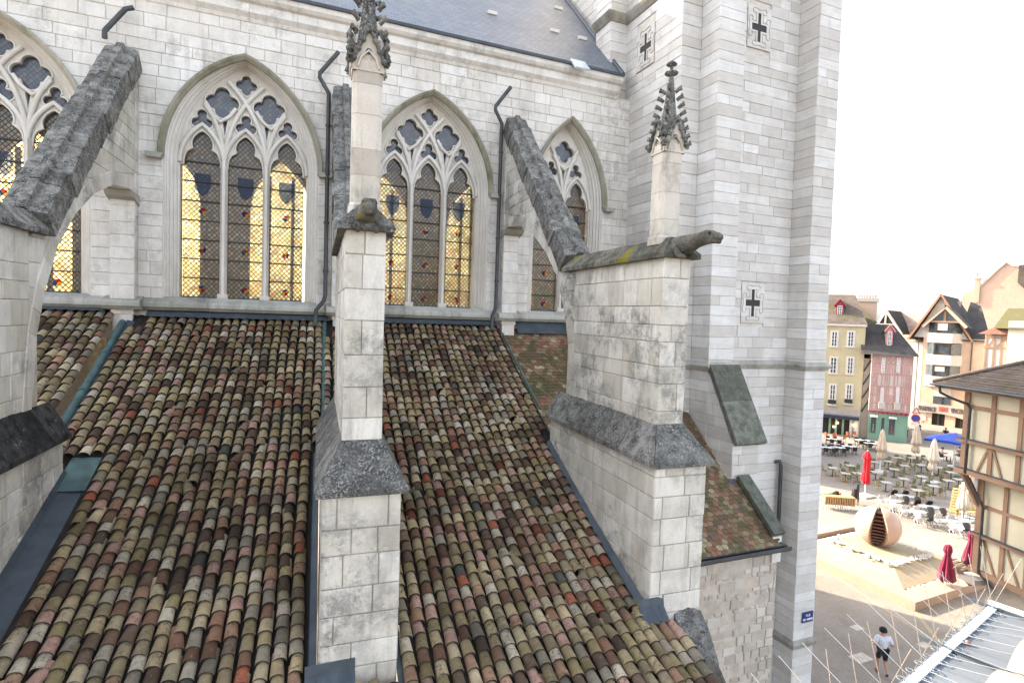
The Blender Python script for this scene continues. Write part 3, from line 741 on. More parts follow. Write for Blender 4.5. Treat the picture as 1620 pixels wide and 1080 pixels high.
    # gargoyle
    if gar:
        gm = M['coping_moss']; c0 = P(8.25, BW/2, PT+.16)
        gk = .52 if X0 < 5 else 1.0
        G = lambda s_, l, z: c0+FW*s_*gk+LT*l*(.8 if X0 < 5 else 1)+ZV*(z*.8)
        v = [G(-.1, 0, 0), G(.25, 0, .03), G(.50, 0, .07), G(.70, 0, .09), G(.88, 0, .10), G(1.02, 0, .07), G(1.14, 0, .055), G(.22, .13, -.08), G(.34, .15, -.20), G(.46, .13, -.25), G(.22, -.13, -.08), G(.34, -.15, -.20), G(.46, -.13, -.25), G(.84, .09, .20), G(.84, -.09, .20), G(1.0, 0, .0), G(1.10, 0, -.02)]
        e_ = [(0, 1), (1, 2), (2, 3), (3, 4), (4, 5), (5, 6), (1, 7), (7, 8), (8, 9), (1, 10), (10, 11), (11, 12), (4, 13), (4, 14), (4, 15), (15, 16)]
        r_ = [.19, .17, .13, .105, .125, .075, .05, .07, .05, .035, .07, .05, .035, .03, .03, .055, .035]
        w0 = wloc(t)
        o = skin_obj('gargoyle', [q-w0 for q in v], e_, r_, gm, t, 2)
        for l in (-1, 1):
            MB().lathe([(0, -.025), (.022, -.01), (.022, .012), (0, .025)], G(.95, l*.085, .15), 6).build('gargoyle_eye', M['coping_dark'], o)
    return t
fb1 = flying_buttress(-3.93, 'flying buttress whose dark sloped coping crosses a window, beside the teal valley tray', (1,), 3)
fb2 = flying_buttress(1.08, 'flying buttress with a tall crocketed pinnacle and a gargoyle, standing between two broad tile roofs', (-1, 1), 5, 16.14, 17.75)
fb3 = flying_buttress(6.03, 'flying buttress nearest the tower with a side-facing gargoyle and yellow moss on its coping', (-1,), 8)
# dowpipes beside the flyers
def downpipe(pts, label, r=.055):
    t = thing('downpipe', label, 'downpipe', pts[-1], 'downpipes on the nave wall')
    MB().tube(pts, r, 8).build('pipe', M['pipe'], t)
    zs = [p for p in pts]
    for a, b in zip(pts[:-1], pts[1:]):
        a, b = Vector(a), Vector(b)
        if abs(a.z-b.z) > 2:
            for f in (.12, .37, .62, .87):
                q = a.lerp(b, f); MB().tube([q-ZV*.03, q+ZV*.03], r*1.35, 8).build('pipe_collar', M['pipe'], t)
    return t
for X0, lab in ((1.08, 'dark downpipe descending the wall beside the end-on flying buttress'), (6.03, 'dark downpipe beside the flying buttress that carries yellow moss')):
    a = X0-.10
    downpipe([(X0+.06, 15.72, 19.72), (a-.30, 15.72, 19.08), (a-.30, 15.74, 18.98), (a-.06, 15.78, 18.62), (a-.06, 15.80, 18.4), (a-.06, 15.80, 13.25), (a-.10, 15.70, 13.1), (a-.30, 15.42, 12.85), (a-.32, 15.38, 12.45)], lab)
tp = thing('downpipe', 'short bent pipe end on the wall above the leftmost flying buttress', 'downpipe', (-3.9, 15.7, 18.9), 'downpipes on the nave wall')
MB().tube([(-3.46, 15.72, 19.78), (-3.62, 15.70, 19.70), (-4.02, 15.70, 19.12), (-4.02, 15.70, 18.95)], .06, 8).build('pipe', M['pipe'], tp)

# ================================================================== CANAL TILE ROOFS
S0, S1 = .60, .36                             # slope at the wall and at the eave: the roof flares
def roof_z(Y):
    d = 16-Y; return 12.58-(S0*d-(S0-S1)/9.5*d*d/2)
def roof_slope(Y): return S0-(S0-S1)/9.5*(16-Y)
def tile_mat():
    m = Mat('canal_tile', .9, .2); r = m.rand()
    base = m.ramp([(0, (.36, .28, .16)), (.20, (.44, .355, .22)), (.37, (.30, .235, .12)), (.49, (.33, .20, .125)), (.58, (.50, .43, .32)), (.69, (.22, .12, .075)), (.77, (.42, .26, .20)), (.85, (.14, .095, .065)), (.92, (.30, .26, .19)), (.965, (.28, .09, .05)), (.99, (.12, .12, .10))], r, 'CONSTANT')
    r2 = m.math('FRACT', m.math('MULTIPLY', r, 17.3))
    base = m.mix(.75, base, m.ramp([(0, g3(.30)), (.5, g3(.72)), (1, g3(1.12))], r2), 'MULTIPLY')
    base = m.mix(.6, base, m.ramp([(.3, g3(.62)), (.7, g3(1.2))], m.noise(11, 6, .7)), 'MULTIPLY')
    lk = m.ramp([(.53, g3(0)), (.60, g3(1))], m.noise(19, 7, .78))
    base = m.mix(m.math('MULTIPLY', lk, m.ramp([(.3, g3(.15)), (.9, g3(.9))], m.math('FRACT', m.math('MULTIPLY', r, 5.7)))), base, (.045, .04, .034))
    wl_ = m.ramp([(.66, g3(0)), (.69, g3(.55))], m.noise(34, 4, .6))
    base = m.mix(wl_, base, (.46, .45, .40))
    big = m.ramp([(.42, g3(1)), (.62, g3(.42))], m.noise(.8, 5, .65))
    base = m.mix(.7, base, big, 'MULTIPLY')
    m.color(base); m.bump(m.noise(45, 5, .7), .45, .015); return m.m
M['tile'] = tile_mat()
M['tile_edge'] = plain('shaded_tile_edge', (.05, .036, .028), .95, var=.3)  # near-black rim colour paints in the shadow line at each tile's low end
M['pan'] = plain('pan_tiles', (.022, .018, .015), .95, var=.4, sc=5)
def tile_mesh(L=.37, wl=.086, wu=.071, h=.078, n=7):
    """half-barrel cover tile: low end at y=0, runs up +y"""
    m = MB(); th = .016
    def arc(w, hh, y, dz): return [Vector((-w*math.cos(math.pi*i/n), y, hh*math.sin(math.pi*i/n)+dz)) for i in range(n+1)]
    m.loft([arc(wl, h, 0, .046), arc((wl+wu)/2, h*.94, L*.5, .023), arc(wu, h*.86, L, 0)], closed=False, caps=False, smooth=True)
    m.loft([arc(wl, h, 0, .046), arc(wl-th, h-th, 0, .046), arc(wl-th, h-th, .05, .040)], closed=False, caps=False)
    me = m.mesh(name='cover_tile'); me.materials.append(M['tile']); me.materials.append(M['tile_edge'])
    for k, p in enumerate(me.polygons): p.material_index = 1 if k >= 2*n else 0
    return me
TILES = [tile_mesh(), tile_mesh(.37, .089, .073, .074), tile_mesh(.36, .083, .069, .082)]
def roof_rows(y_top, y_bot):
    """(Y, slope) of each tile's low end going down"""
    Y = y_top; out_ = []; k = 0
    while True:
        ex = .268-.05*min(1, (16-Y)/8.0)
        sl = roof_slope(Y); Y -= ex*math.cos(math.atan(sl))
        if Y < y_bot: break
        out_.append(Y)
    return out_
def tile_roof(label, cols, seed, deck, dz=0.0):
    """cols: list of (X at the wall, list of (y_top,y_bot)); one thing, tiles as parts"""
    rnd = random.Random(seed)
    cx = sum(c[0] for c in cols)/len(cols)
    t = thing('tiled_roof', label, 'roof', (cx-.25, 11, roof_z(11)+dz-.3), 'canal tile roofs over the chapels')
    w0 = wloc(t); items = []
    allrows = roof_rows(15.74, 5.1)
    for X0, spans in cols:
        for ri, Y in enumerate(allrows):
            if not any(yb <= Y and Y+.1 <= yt for yt, yb in spans): continue
            yy = Y+rnd.gauss(0, .012); sl = roof_slope(yy)+rnd.gauss(0, .012)
            p = Vector((X0-SKEW*(16-yy)+rnd.gauss(0, .006)+.012*math.sin(yy*1.7+X0*3), yy, roof_z(yy)+dz+.042+rnd.gauss(0, .005)+.018*math.sin(X0*1.9+yy*.9)))
            if not in_frame(p, 140): continue
            up = Vector((SKEW, 1, sl)).normalized(); x = up.cross(ZV).normalized(); x.rotate(Matrix.Rotation(rnd.gauss(0, .03), 3, up)); nz = x.cross(up)
            mat = Matrix((x, up, nz)).transposed().to_4x4(); mat.rotate if False else None
            yawm = Matrix.Rotation(rnd.gauss(0, .03) if rnd.random() > .03 else rnd.gauss(0, .14), 4, 'Z')
            mt = Matrix.Translation(p) @ mat @ yawm @ Matrix.Scale(rnd.uniform(.96, 1.05), 4)
            a, b, c = proj(p); vis = 1.0/c if in_frame(p, 0) else 0
            items.append((vis, mt, rnd.randrange(3)))
    items.sort(key=lambda q: -q[0])
    for vis, mt, k in items[:300]:
        o = bpy.data.objects.new('cover_tile', TILES[k]); col.objects.link(o); o.parent = t
        o.matrix_local = Matrix.Translation(-w0) @ mt
    m = MB()
    for vis, mt, k in items[300:]:
        me = TILES[k]; m.add([mt @ v.co for v in me.vertices], [tuple(p.vertices) for p in me.polygons], True)
    if m.v:
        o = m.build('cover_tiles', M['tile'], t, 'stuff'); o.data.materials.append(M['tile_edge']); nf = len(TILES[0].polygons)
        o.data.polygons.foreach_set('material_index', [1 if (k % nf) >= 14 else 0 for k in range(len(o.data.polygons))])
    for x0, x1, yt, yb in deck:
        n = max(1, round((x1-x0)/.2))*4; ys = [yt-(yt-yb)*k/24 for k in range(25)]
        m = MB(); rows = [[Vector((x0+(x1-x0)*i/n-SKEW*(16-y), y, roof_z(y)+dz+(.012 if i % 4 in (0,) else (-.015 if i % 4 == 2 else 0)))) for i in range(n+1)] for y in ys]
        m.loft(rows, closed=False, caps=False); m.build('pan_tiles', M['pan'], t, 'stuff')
    return t
FULL = [(15.95, 5.1)]; UP = [(15.95, 11.45)]; DOWN = [(6.75, 5.1)]
c0 = [(-8.1+.2*k, FULL if k < 17 else UP) for k in range(22)]
rf0 = tile_roof('multicoloured canal tile roof on the far side of the sloping teal pipe', c0, 21, [(-8.3, -3.85, 16.0, 5.0)], .10)
c1 = []
for k in range(23):
    X = -3.42+.2*k
    sp = FULL
    if X < -2.75: sp = [(15.30 if X < -3.1 else 15.95, 11.35)]
    if X > .72: sp = UP if X < .98 else [(15.1, 11.45)]
    c1.append((X, sp))
rf1 = tile_roof('broad multicoloured canal tile roof between the leftmost and the end-on buttress', c1, 22, [(-3.55, 1.12, 16.0, 11.2), (-2.80, .74, 11.3, 5.0)])
c2 = [(1.20+.2*k, FULL if 1.20+.2*k > 1.98 else [(15.3 if k < 3 else 15.95, 11.45)]) for k in range(24)]
c2 = [(X, (sp if X < 5.62 else UP)) for X, sp in c2]
c2 += [(.93+.2*k, DOWN) for k in range(4)]+[(5.72+.2*k, DOWN) for k in range(3)]
rf2 = tile_roof('multicoloured canal tile roof between the end-on buttress and the buttress nearest the tower', c2, 23, [(1.1, 5.98, 16.0, 11.2), (1.95, 5.68, 11.3, 5.0), (.80, 1.95, 6.85, 5.0), (5.6, 6.2, 6.85, 5.0)])
# flashings and gutters
def strip(x0, x1, yt, yb, dz0, dz1, name, mat, parent, n=14, thick=None):
    m = MB(); rows = []
    for k in range(n+1):
        y = yt-(yt-yb)*k/n; rows.append([Vector((x0-SKEW*(16-y), y, roof_z(y)+dz0)), Vector((x1-SKEW*(16-y), y, roof_z(y)+dz1))])
    m.loft(rows, closed=False, caps=False); return m.build(name, mat, parent)
strip(.722, .74, 11.2, 6.9, .03, .10, 'side_flashing', M['zinc'], rf1); strip(.74, .838, 11.2, 6.9, .10, .16, 'side_flashing', M['zinc'], rf1)
strip(1.828, 1.93, 11.2, 6.7, .03, .02, 'side_flashing', M['zinc'], rf2)
strip(5.66, 5.68, 11.1, 6.95, .02, .10, 'side_flashing', M['zinc'], rf2); strip(5.68, 5.785, 11.1, 6.95, .10, .17, 'side_flashing', M['zinc'], rf2)
strip(-3.20, -2.72, 11.15, 5.9, .03, -.02, 'valley_tray', M['zinc'], rf1); strip(-3.18, -3.12, 11.15, 5.9, .12, .02, 'side_flashing', M['zinc'], rf1)
strip(-3.19, -2.76, 11.5, 10.75, .05, .03, 'valley_head', M['teal'], rf1)
for f, rr in (((.70, 1.30, 6.98, 6.72), rf2), ((5.6, 6.08, 7.0, 6.78), rf2)):
    m = MB(); x0, x1, y0, y1 = f
    n = 8; rows = []
    for j, (y, d) in enumerate(((y0, .30), (y0-.02, .17), (y1, .10))):
        rows.append([Vector((x0+(x1-x0)*i/n-SKEW*(16-y), y-(.03*math.sin(i*2.1) if j == 2 else 0), roof_z(y)+d+(.015*math.sin(i*2.9) if j else 0))) for i in range(n+1)])
    m.loft(rows, closed=False, caps=False); m.build('front_flashing', M['zinc'], rr)
# abutment flashing along the wall
for (a, b, rr, dz) in ((-8.2, -4.0, rf0, .1), (-3.2, 1.0, rf1, 0), (1.7, 5.9, rf2, 0)):
    m = MB(); n = 60; top = [Vector((a+(b-a)*i/n, 15.99, 12.70)) for i in range(n+1)]; mid = [Vector((a+(b-a)*i/n, 15.84, 12.68+dz*.5)) for i in range(n+1)]
    lo = [Vector((a+(b-a)*i/n, 15.63, 12.565+dz+.012*math.sin(i*2.2))) for i in range(n+1)]
    m.loft([top, mid, lo], closed=False, caps=False); m.build('wall_flashing', M['zinc'], rr)
# gutter pipes running down the roofs
def roof_pipe(x0, yt, yb, r, dz, mat, label, dx=0.0):
    pts = []
    for k in range(13):
        y = yt-(yt-yb)*k/12; pts.append(Vector((x0-SKEW*(16-y)+dx*k/12, y, roof_z(y)+dz)))
    t = thing('roof_gutter_pipe', label, 'gutter', pts[-1], 'gutter pipes running down the tiles')
    MB().tube(pts, r, 8).build('pipe', mat, t)
    for k in (3, 6, 9): MB().tube([pts[k]+Vector((0, .03, .015)), pts[k]-Vector((0, .03, .015))], r*1.25, 8).build('pipe_collar', mat, t)
    return t
roof_pipe(-3.62, 15.6, 10.9, .075, .07, M['teal'], 'teal gutter pipe sloping down between the canal tile roofs at the leftmost buttress')
strip(-3.56, -3.40, 15.7, 11.2, .06, .03, 'valley_lining', M['zinc'], rf1)
roof_pipe(.92, 15.75, 11.3, .055, .10, M['teal'], 'straight teal pipe laid down the tiles beside the end-on buttress')
roof_pipe(6.03, 15.5, 12.3, .03, .06, M['teal'], 'thin teal gutter at the edge where canal tiles meet flat tiles')
# ================================================================== TOWER
tow = thing('cathedral_tower', 'tall banded limestone tower with cross-shaped slits and stepped buttresses', 'tower', (13.8, 17.5, 0))
LEAN = .022
def lean(p): p = Vector(p); return Vector((p.x+LEAN*(12-p.z), p.y, p.z))
class LeanStones(Stones):
    def add(s, vs_, fs, smooth=False): super().add([lean(p) for p in vs_], fs, smooth)
def lb(m):
    m.v = [lean(p) for p in m.v]; return m
XA, XB, XC, XD, XE, XF = 10.65, 11.35, 12.29, 15.25, 16.17, 16.9
YB, YC, YT = 13.38, 12.63, 30.0
TOPZ = 46.0; STR = 11.62
e = .03
# cores
lb(MB().box(XA+e, XF, YB+e, 21.5, -1, TOPZ)).build('tower_core', M['mortar'], tow)
lb(MB().box(XB+e, XC-e, YC+e, YB+.1, 8, TOPZ)).build('buttress_core', M['mortar'], tow)
lb(MB().box(XD+e, XE-e, YC+e, YB+.1, -1, TOPZ)).build('buttress_core', M['mortar'], tow)
lb(MB().box(XA-.64+e, XA+.1, 16.28, 17.2, 20, TOPZ)).build('buttress_core', M['mortar'], tow)
MB().box(10.4, 16.7, 21.5, YT, -1, 25).build('west_front_core', M['tower_stone'], tow)
ts = LeanStones(tow, M['tower_stone']); rt = random.Random(5)
X1, Y1 = Vector((1, 0, 0)), Vector((0, 1, 0))
zs = [0.0]
while zs[-1] < 26: zs.append(zs[-1]+rt.uniform(.27, .345))
def slab(z0, z1): return [z for z in zs if z0 <= z <= z1]
# cross-slit dressings: one carved block each
CR = [('f', 13.55, 22.0), ('f', 13.72, 13.55), ('s', 15.17, 21.57)]
def cross_hole(c, z): return (z-.64, z+.64, (lambda q, c=c: c-.48), (lambda q, c=c: c+.48))
lay(ts, rt, (Vector((0, YB+e, 0)), X1, ZV, -Y1), 0, 0, XC-.05, XD, .3, (.4, 1.25), e, .007, .008, [cross_hole(13.55, 22.0), cross_hole(13.72, 13.55)], zs=zs)
lay(ts, rt, (Vector((0, YB+e, 0)), X1, ZV, -Y1), 0, 0, XA, XB, .3, (.8, 1.2), e, .007, .008, zs=slab(9, 26))
lay(ts, rt, (Vector((XA+e, 0, 0)), Y1, ZV, -X1), 0, 0, YB+e*.3, 21.4, .3, (.55, 1.5), e, .007, .008, [cross_hole(15.17, 21.57)], zs=slab(9, 26))
lay(ts, rt, (Vector((0, YC+e, 0)), X1, ZV, -Y1), 0, 0, XB, XC, .3, (.9, 1.2), e, .007, .008, zs=slab(STR+.1, 26))
lay(ts, rt, (Vector((XB+e, 0, 0)), Y1, ZV, -X1), 0, 0, YC+e*.3, YB+.03, .3, (.9, 1.2), e, .007, .008, zs=slab(8, 26))
lay(ts, rt, (Vector((0, YC+e, 0)), X1, ZV, -Y1), 0, 0, XD, XE, .3, (.9, 1.2), e, .007, .008, zs=zs)
lay(ts, rt, (Vector((XD+e, 0, 0)), Y1, ZV, -X1), 0, 0, YC+e*.3, YB+.03, .3, (.9, 1.2), e, .007, .008, zs=zs)
lay(ts, rt, (Vector((0, 16.25+e, 0)), X1, ZV, -Y1), 0, 0, XA-.64, XA+.02, .3, (.9, 1.2), e, .007, .008, zs=slab(20.6, 26))
lay(ts, rt, (Vector((XA-.64+e, 0, 0)), Y1, ZV, -X1), 0, 0, 16.25+e*.3, 17.2, .3, (.9, 1.2), e, .007, .008, zs=slab(20.6, 26))
ts.finish()
# carved cross blocks, pierced
def cross_block(kind, c, z):
    a, h = .125, .43
    w = .30
    hole = [(a*.5, h), (-a*.5, h), (-a*.5, a*.8), (-w, a*.8), (-w, -a*.8), (-a*.5, -a*.8), (-a*.5, -h), (a*.5, -h), (a*.5, -a*.8), (w, -a*.8), (w, a*.8), (a*.5, a*.8)]
    outl = [(-.595, -.795), (.595, -.795), (.595, .795), (-.595, .795)]
    to3 = (lambda u, v: lean((c+u, YB-.012, z+v))) if kind == 'f' else (lambda u, v: lean((XA-.012, c-u, z+v)))
    d = (0, .5, 0) if kind == 'f' else (.5, 0, 0)
    va, ha, ox, oz = a*.5, a*.8, .475, .635; mb = MB(); dv_ = Vector(d)*.09
    for x0, x1, z0, z1 in ((-ox, ox, h, oz), (-ox, ox, -oz, -h), (-ox, -va, ha, h), (va, ox, ha, h), (-ox, -va, -h, -ha), (va, ox, -h, -ha), (-ox, -w, -ha, ha), (w, ox, -ha, ha)):
        mb.add([to3(x0, z0), to3(x1, z0), to3(x1, z1), to3(x0, z1)], [(0, 1, 2, 3)])
    hp_ = [to3(*q) for q in hole]; mb.add(hp_+[q+dv_ for q in hp_], [(i, (i+1) % 12, 12+(i+1) % 12, 12+i) for i in range(12)])
    b = mb.build('cross_block', M['tower_stone'], tow)
    dd = Vector(d)*.045
    MB().add([to3(x, z)+dd for x, z in ((-va, h), (va, h), (va, -h), (-va, -h), (-w, ha), (-va, ha), (-va, -ha), (-w, -ha), (va, ha), (w, ha), (w, -ha), (va, -ha))], [(0, 1, 2, 3), (4, 5, 6, 7), (8, 9, 10, 11)]).build('cross_slit', M['iron'], b)
    # trefoil incised border, built as a raised roll
    o = .075; pts = []
    for k in range(4):
        t = math.pi/2*k; L = h if k % 2 == 0 else w; hw_ = a*.5 if k % 2 == 0 else a*.8
        loc = [(hw_+o, hw_+o+.02), (hw_+o, L-.02)]+[(hw_+o+.055+.085*math.cos(q), L+.055+.085*math.sin(q)) for q in (3.7, 4.6, 5.6, .3, 1.2, 2.1)]+[(.02, L+.10)]
        loc += [(-x, y) for x, y in reversed(loc)]; loc.reverse()
        for x, y in loc: pts.append((x*math.cos(t)+y*math.sin(t)*1, y*math.cos(t)-x*math.sin(t)) if True else None)
    MB().tube([to3(x, y)-Vector(d)*.02 for x, y in pts], .010, 4, closed=True).build('cross_border', M['mortar'], b)
for k in CR: cross_block(*k)
# string courses
def string_run(pts, z, mat, name='string_course', proj_=.13, hh=.16):
    """mitred moulding along plan points (x,y), outward = right-hand side"""
    m = MB(); n = len(pts); rings = []
    prof = [(0, -hh), (.04, -hh), (proj_*.75, -hh*.45), (proj_, -.03), (proj_, .0), (0, .11)]
    for i, (x, y) in enumerate(pts):
        d0 = Vector((x-pts[i-1][0], y-pts[i-1][1])).normalized() if i else None
        d1 = Vector((pts[i+1][0]-x, pts[i+1][1]-y)).normalized() if i < n-1 else None
        n0 = Vector((d0.y, -d0.x)) if d0 else None; n1 = Vector((d1.y, -d1.x)) if d1 else None
        if n0 is None: nn = n1
        elif n1 is None: nn = n0
        else: nn = (n0+n1); nn = nn/max(.3, nn.dot(n0))
        rings.append([lean((x+nn.x*a, y+nn.y*a, z+b)) for a, b in prof])
    m.loft(rings); return fix_normals(m.build(name, mat, tow))
plan = [(XA, 16.0), (XA, YB), (XB, YB), (XB, YC), (XC, YC), (XC, YB), (XD, YB), (XD, YC), (XE, YC), (XE, YB), (XF, YB)]
string_run(plan[1:], STR, M['ledge'])
string_run([(XA-.64, 17.2), (XA-.64, 16.25), (XA, 16.25), (XA, YB), (XB, YB)], 23.0, M['ledge'], proj_=.2, hh=.25)
string_run([(XD, YB), (XD, YC), (XE, YC), (XE, YB)], 2.45, M['ledge'], proj_=.09)
# lower front buttress with slanted slab
LBX0, LBX1, LBY = XB+.02, XC+.04, 11.60
lbm = lb(MB().add([(LBX0+e, YC+.1, 6), (LBX0+e, LBY+e, 6), (LBX0+e, LBY+e, 9.55), (LBX0+e, YC, 11.45), (LBX1-e, YC+.1, 6), (LBX1-e, LBY+e, 6), (LBX1-e, LBY+e, 9.55), (LBX1-e, YC, 11.45)], [(0, 1, 2, 3), (4, 7, 6, 5), (1, 5, 6, 2), (2, 6, 7, 3)])); lbm.build('buttress_core', M['mortar'], tow)
ls = LeanStones(tow, M['tower_stone'], 'stone')
lz = [z for z in zs if 7.2 < z < 9.6]
lay(ls, rt, (Vector((0, LBY+e, 0)), X1, ZV, -Y1), 0, 0, LBX0, LBX1, .3, (.5, .9), e, .007, .008, zs=lz+[9.58])
lay(ls, rt, (Vector((LBX0+e, 0, 0)), Y1, ZV, -X1), 0, 0, (lambda z: LBY+e*.3 if z < 9.55 else LBY+(z-9.55)*.54), YC+.02, .3, (.45, .9), e, .007, .008, zs=[z for z in zs if 7.2 < z < 11.5])
ls.finish()
for f0, f1, dz in ((0, .47, 0), (.47, 1.0, .0)):
    a = Vector((0, YC-.02, 11.60)); b = Vector((0, LBY-.14, 9.52)); up = Vector((0, -.85, .53))*.13
    p, q = a.lerp(b, f0), a.lerp(b, f1); q = q-(b-a)*.004
    ring = lambda c: [Vector((LBX0-.07, c.y, c.z)), Vector((LBX1+.07, c.y, c.z)), Vector((LBX1+.07, c.y, c.z))+up*(1), Vector((LBX0-.07, c.y, c.z))+up]
    fix_normals(lb(MB().loft([ring(p), ring(q)])).build('slanted_slab', M['slab_green'], tow))
# pipe on the tower
tpip = thing('downpipe', 'short grey pipe on the tower wall above the flat-tiled annex eave', 'downpipe', lean((15.1, 13.2, 6.5)))
MB().tube([lean(p) for p in ((14.95, 13.36, 8.35), (15.02, 13.25, 8.40), (15.05, 13.22, 8.25), (15.05, 13.22, 6.2), (15.05, 13.22, 5.0))], .06, 8).build('pipe', M['pipe'], tpip)
# street sign
sg = thing('street_sign', 'blue enamel street name plate with white lettering on the tower buttress', 'sign', lean((15.75, YC-.03, 3.1)))
M['enamel'] = plain('blue_enamel', (.025, .04, .16), .3, var=.05); M['white_paint'] = plain('white_enamel', (.8, .8, .8), .4, var=.03)
pc = at_y(1277.5, 975, YC-.03)
MB().box(pc.x-.24, pc.x+.24, YC-.045, YC-.015, pc.z-.17, pc.z+.17).build('plate', M['enamel'], sg)
def text_mesh(body, size, mat, parent, name='lettering', extrude=.004, align='CENTER'):
    cu = bpy.data.curves.new(name, 'FONT'); cu.body = body; cu.size = size; cu.extrude = extrude; cu.align_x = align; cu.resolution_u = 2
    o = bpy.data.objects.new(name, cu); TMP.collection.objects.link(o); TMP.view_layers[0].update()
    me = bpy.data.meshes.new_from_object(o.evaluated_get(TMP.view_layers[0].depsgraph)); bpy.data.objects.remove(o)
    me.materials.clear(); me.materials.append(mat); q = bpy.data.objects.new(name, me); col.objects.link(q); q.parent = parent; return q
q = text_mesh('RUE', .11, M['white_paint'], sg); q.rotation_euler = (R(90), 0, 0); q.location = Vector((pc.x, YC-.052, pc.z+.03))-wloc(sg)
for k, w_ in enumerate((.05, .05, 0, .04, .05, .04, .045, .05)):
    if w_: MB().box(pc.x-.21+k*.054, pc.x-.21+k*.054+w_*.8, YC-.053, YC-.047, pc.z-.10, pc.z-.035).build('worn_letter', M['white_paint'], sg)

# ================================================================== ANNEX
M['rubble_mortar'] = wall_plain = plain('rubble_mortar', (.46, .40, .34), .95, var=.2, sc=4)
ann = thing('chapel_annex', 'low rubble-stone annex with a mossy flat-tile roof below the tower', 'annex', (9.5, 12.5, 0))
AS = .895; AY0 = 10.22                       # slope, eave line
def az(Y): return 12.42-AS*(16-Y)
AXR = 11.95
def flat_mat():
    m = Mat('flat_tile', .92, .2); r = m.rand()
    c = m.ramp([(0, (.20, .095, .065)), (.2, (.25, .135, .09)), (.38, (.15, .10, .07)), (.55, (.27, .165, .115)), (.68, (.27, .23, .14)), (.82, (.11, .085, .06)), (.92, (.40, .34, .22))], r, 'CONSTANT')
    c = m.mix(.6, c, m.ramp([(.3, g3(.6)), (.7, g3(1.25))], m.noise(14, 5, .7)), 'MULTIPLY')
    z = m.z()
    ms = m.math('MULTIPLY', m.ramp([(.40, g3(0)), (.60, g3(.8))], m.noise(1.1, 7, .75)), 1.0)
    c = m.mix(ms, c, m.mix(m.noise(25, 3), (.04, .045, .018), (.10, .10, .045)))
    m.color(c); m.bump(m.noise(40, 5), .4, .012); return m.m
M['flat_tile'] = flat_mat()
def flat_tile_mesh():
    m = MB(); w, L, th = .082, .26, .018
    o = [(-w, L), (-w, .03), (-w*.6, .006), (0, 0), (w*.6, .006), (w, .03), (w, L)]
    m.prism([Vector((a, b, .004+.034*(1-b/L))) for a, b in o], (0, 0, th)); return m.mesh(name='flat_tile')
FT = flat_tile_mesh(); FT.materials.append(M['flat_tile'])
items = []; ra = random.Random(9); up = Vector((0, 1, AS)).normalized(); nz = Vector((0, -AS, 1)).normalized()
Y = AY0-.05; row = 0
while Y < 15.9:
    x = 5.9+(.085 if row % 2 else 0); xr = AXR-.12 if Y < LBY-.1 else XB-.03
    while x < xr:
        p = Vector((x+ra.gauss(0, .004), Y+ra.gauss(0, .006), az(Y)+.012))
        if in_frame(p, 80):
            mt = Matrix.Translation(p) @ Matrix((Vector((1, 0, 0)), up, nz)).transposed().to_4x4() @ Matrix.Rotation(ra.gauss(0, .02), 4, 'Z')
            a, b, c = proj(p); hid = (905 < a < 1098 and 400 < b < 950) or a < 790
            items.append((0 if hid else 1/c, mt))
        x += .17
    Y += .125*up.y; row += 1
items.sort(key=lambda q: -q[0]); w0 = wloc(ann)
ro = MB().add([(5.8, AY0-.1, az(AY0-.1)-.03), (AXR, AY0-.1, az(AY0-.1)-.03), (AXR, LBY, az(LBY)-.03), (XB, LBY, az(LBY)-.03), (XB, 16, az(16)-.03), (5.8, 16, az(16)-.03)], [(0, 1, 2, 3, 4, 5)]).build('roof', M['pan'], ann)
for v, mt in items[:300]:
    o = bpy.data.objects.new('flat_tile', FT); col.objects.link(o); o.parent = ro; o.matrix_local = Matrix.Translation(-w0) @ mt
m = MB()
for v, mt in items[300:]: m.add([mt @ q.co for q in FT.vertices], [tuple(p.vertices) for p in FT.polygons])
m.build('flat_tiles', M['flat_tile'], ro, 'stuff')
# rubble wall
RW = AY0+.12
MB().box(6.6, AXR-.03, RW+.03, RW+.6, -.5, az(RW)-.05).build('wall_core', M['rubble_mortar'], ann)
MB().box(AXR-.6, AXR-.03, RW+.6, YC, -.5, az(AY0)-.2).build('return_wall', M['rubble'], ann)
rs = Stones(ann, M['rubble'], limit=300)
z = 2.5; rr2 = random.Random(31)
while z < az(RW)-.1:
    h = rr2.choice([.10, .13, .16, .20, .26]); x = 7.4
    while x < AXR-.03:
        w = rr2.uniform(.8, 2.4)*h; w = min(w, .5); x1 = min(x+w, AXR-.03)
        if x > AXR-.75 or rr2.random() < .55:
            j = lambda: rr2.uniform(-.018, .018)
            big = x1 > AXR-.35
            if x1-x > .05:
                poly = [(x+.012+j(), z+.012+j()), (x1-.012+(0 if big else j()), z+.012+j()), (x1-.012+(0 if big else j()), z+h-.010+j()), (x+.012+j(), z+h-.012+j())]
                rs.stone(poly, (Vector((0, RW+.03, 0)), X1, ZV, -Y1), .022+rr2.uniform(-.012, .014), .015)
        x = x1
    z += h
rs.finish()
# eaves gutter
m = MB(); gp = [(AY0-.16, .06), (AY0-.17, -.02), (AY0-.13, -.07), (AY0-.06, -.07), (AY0-.03, -.02), (AY0-.03, .05)]
m.loft([[Vector((6.4, y, az(AY0)-.08+z)) for y, z in gp], [Vector((AXR+.12, y, az(AY0)-.08+z)) for y, z in gp]], closed=False); m.build('gutter', M['pipe'], ann)
MB().box(6.4, AXR, AY0-.08, AY0+.02, az(AY0)-.02, az(AY0)+.02).build('eaves_flashing', M['zinc'], ann)
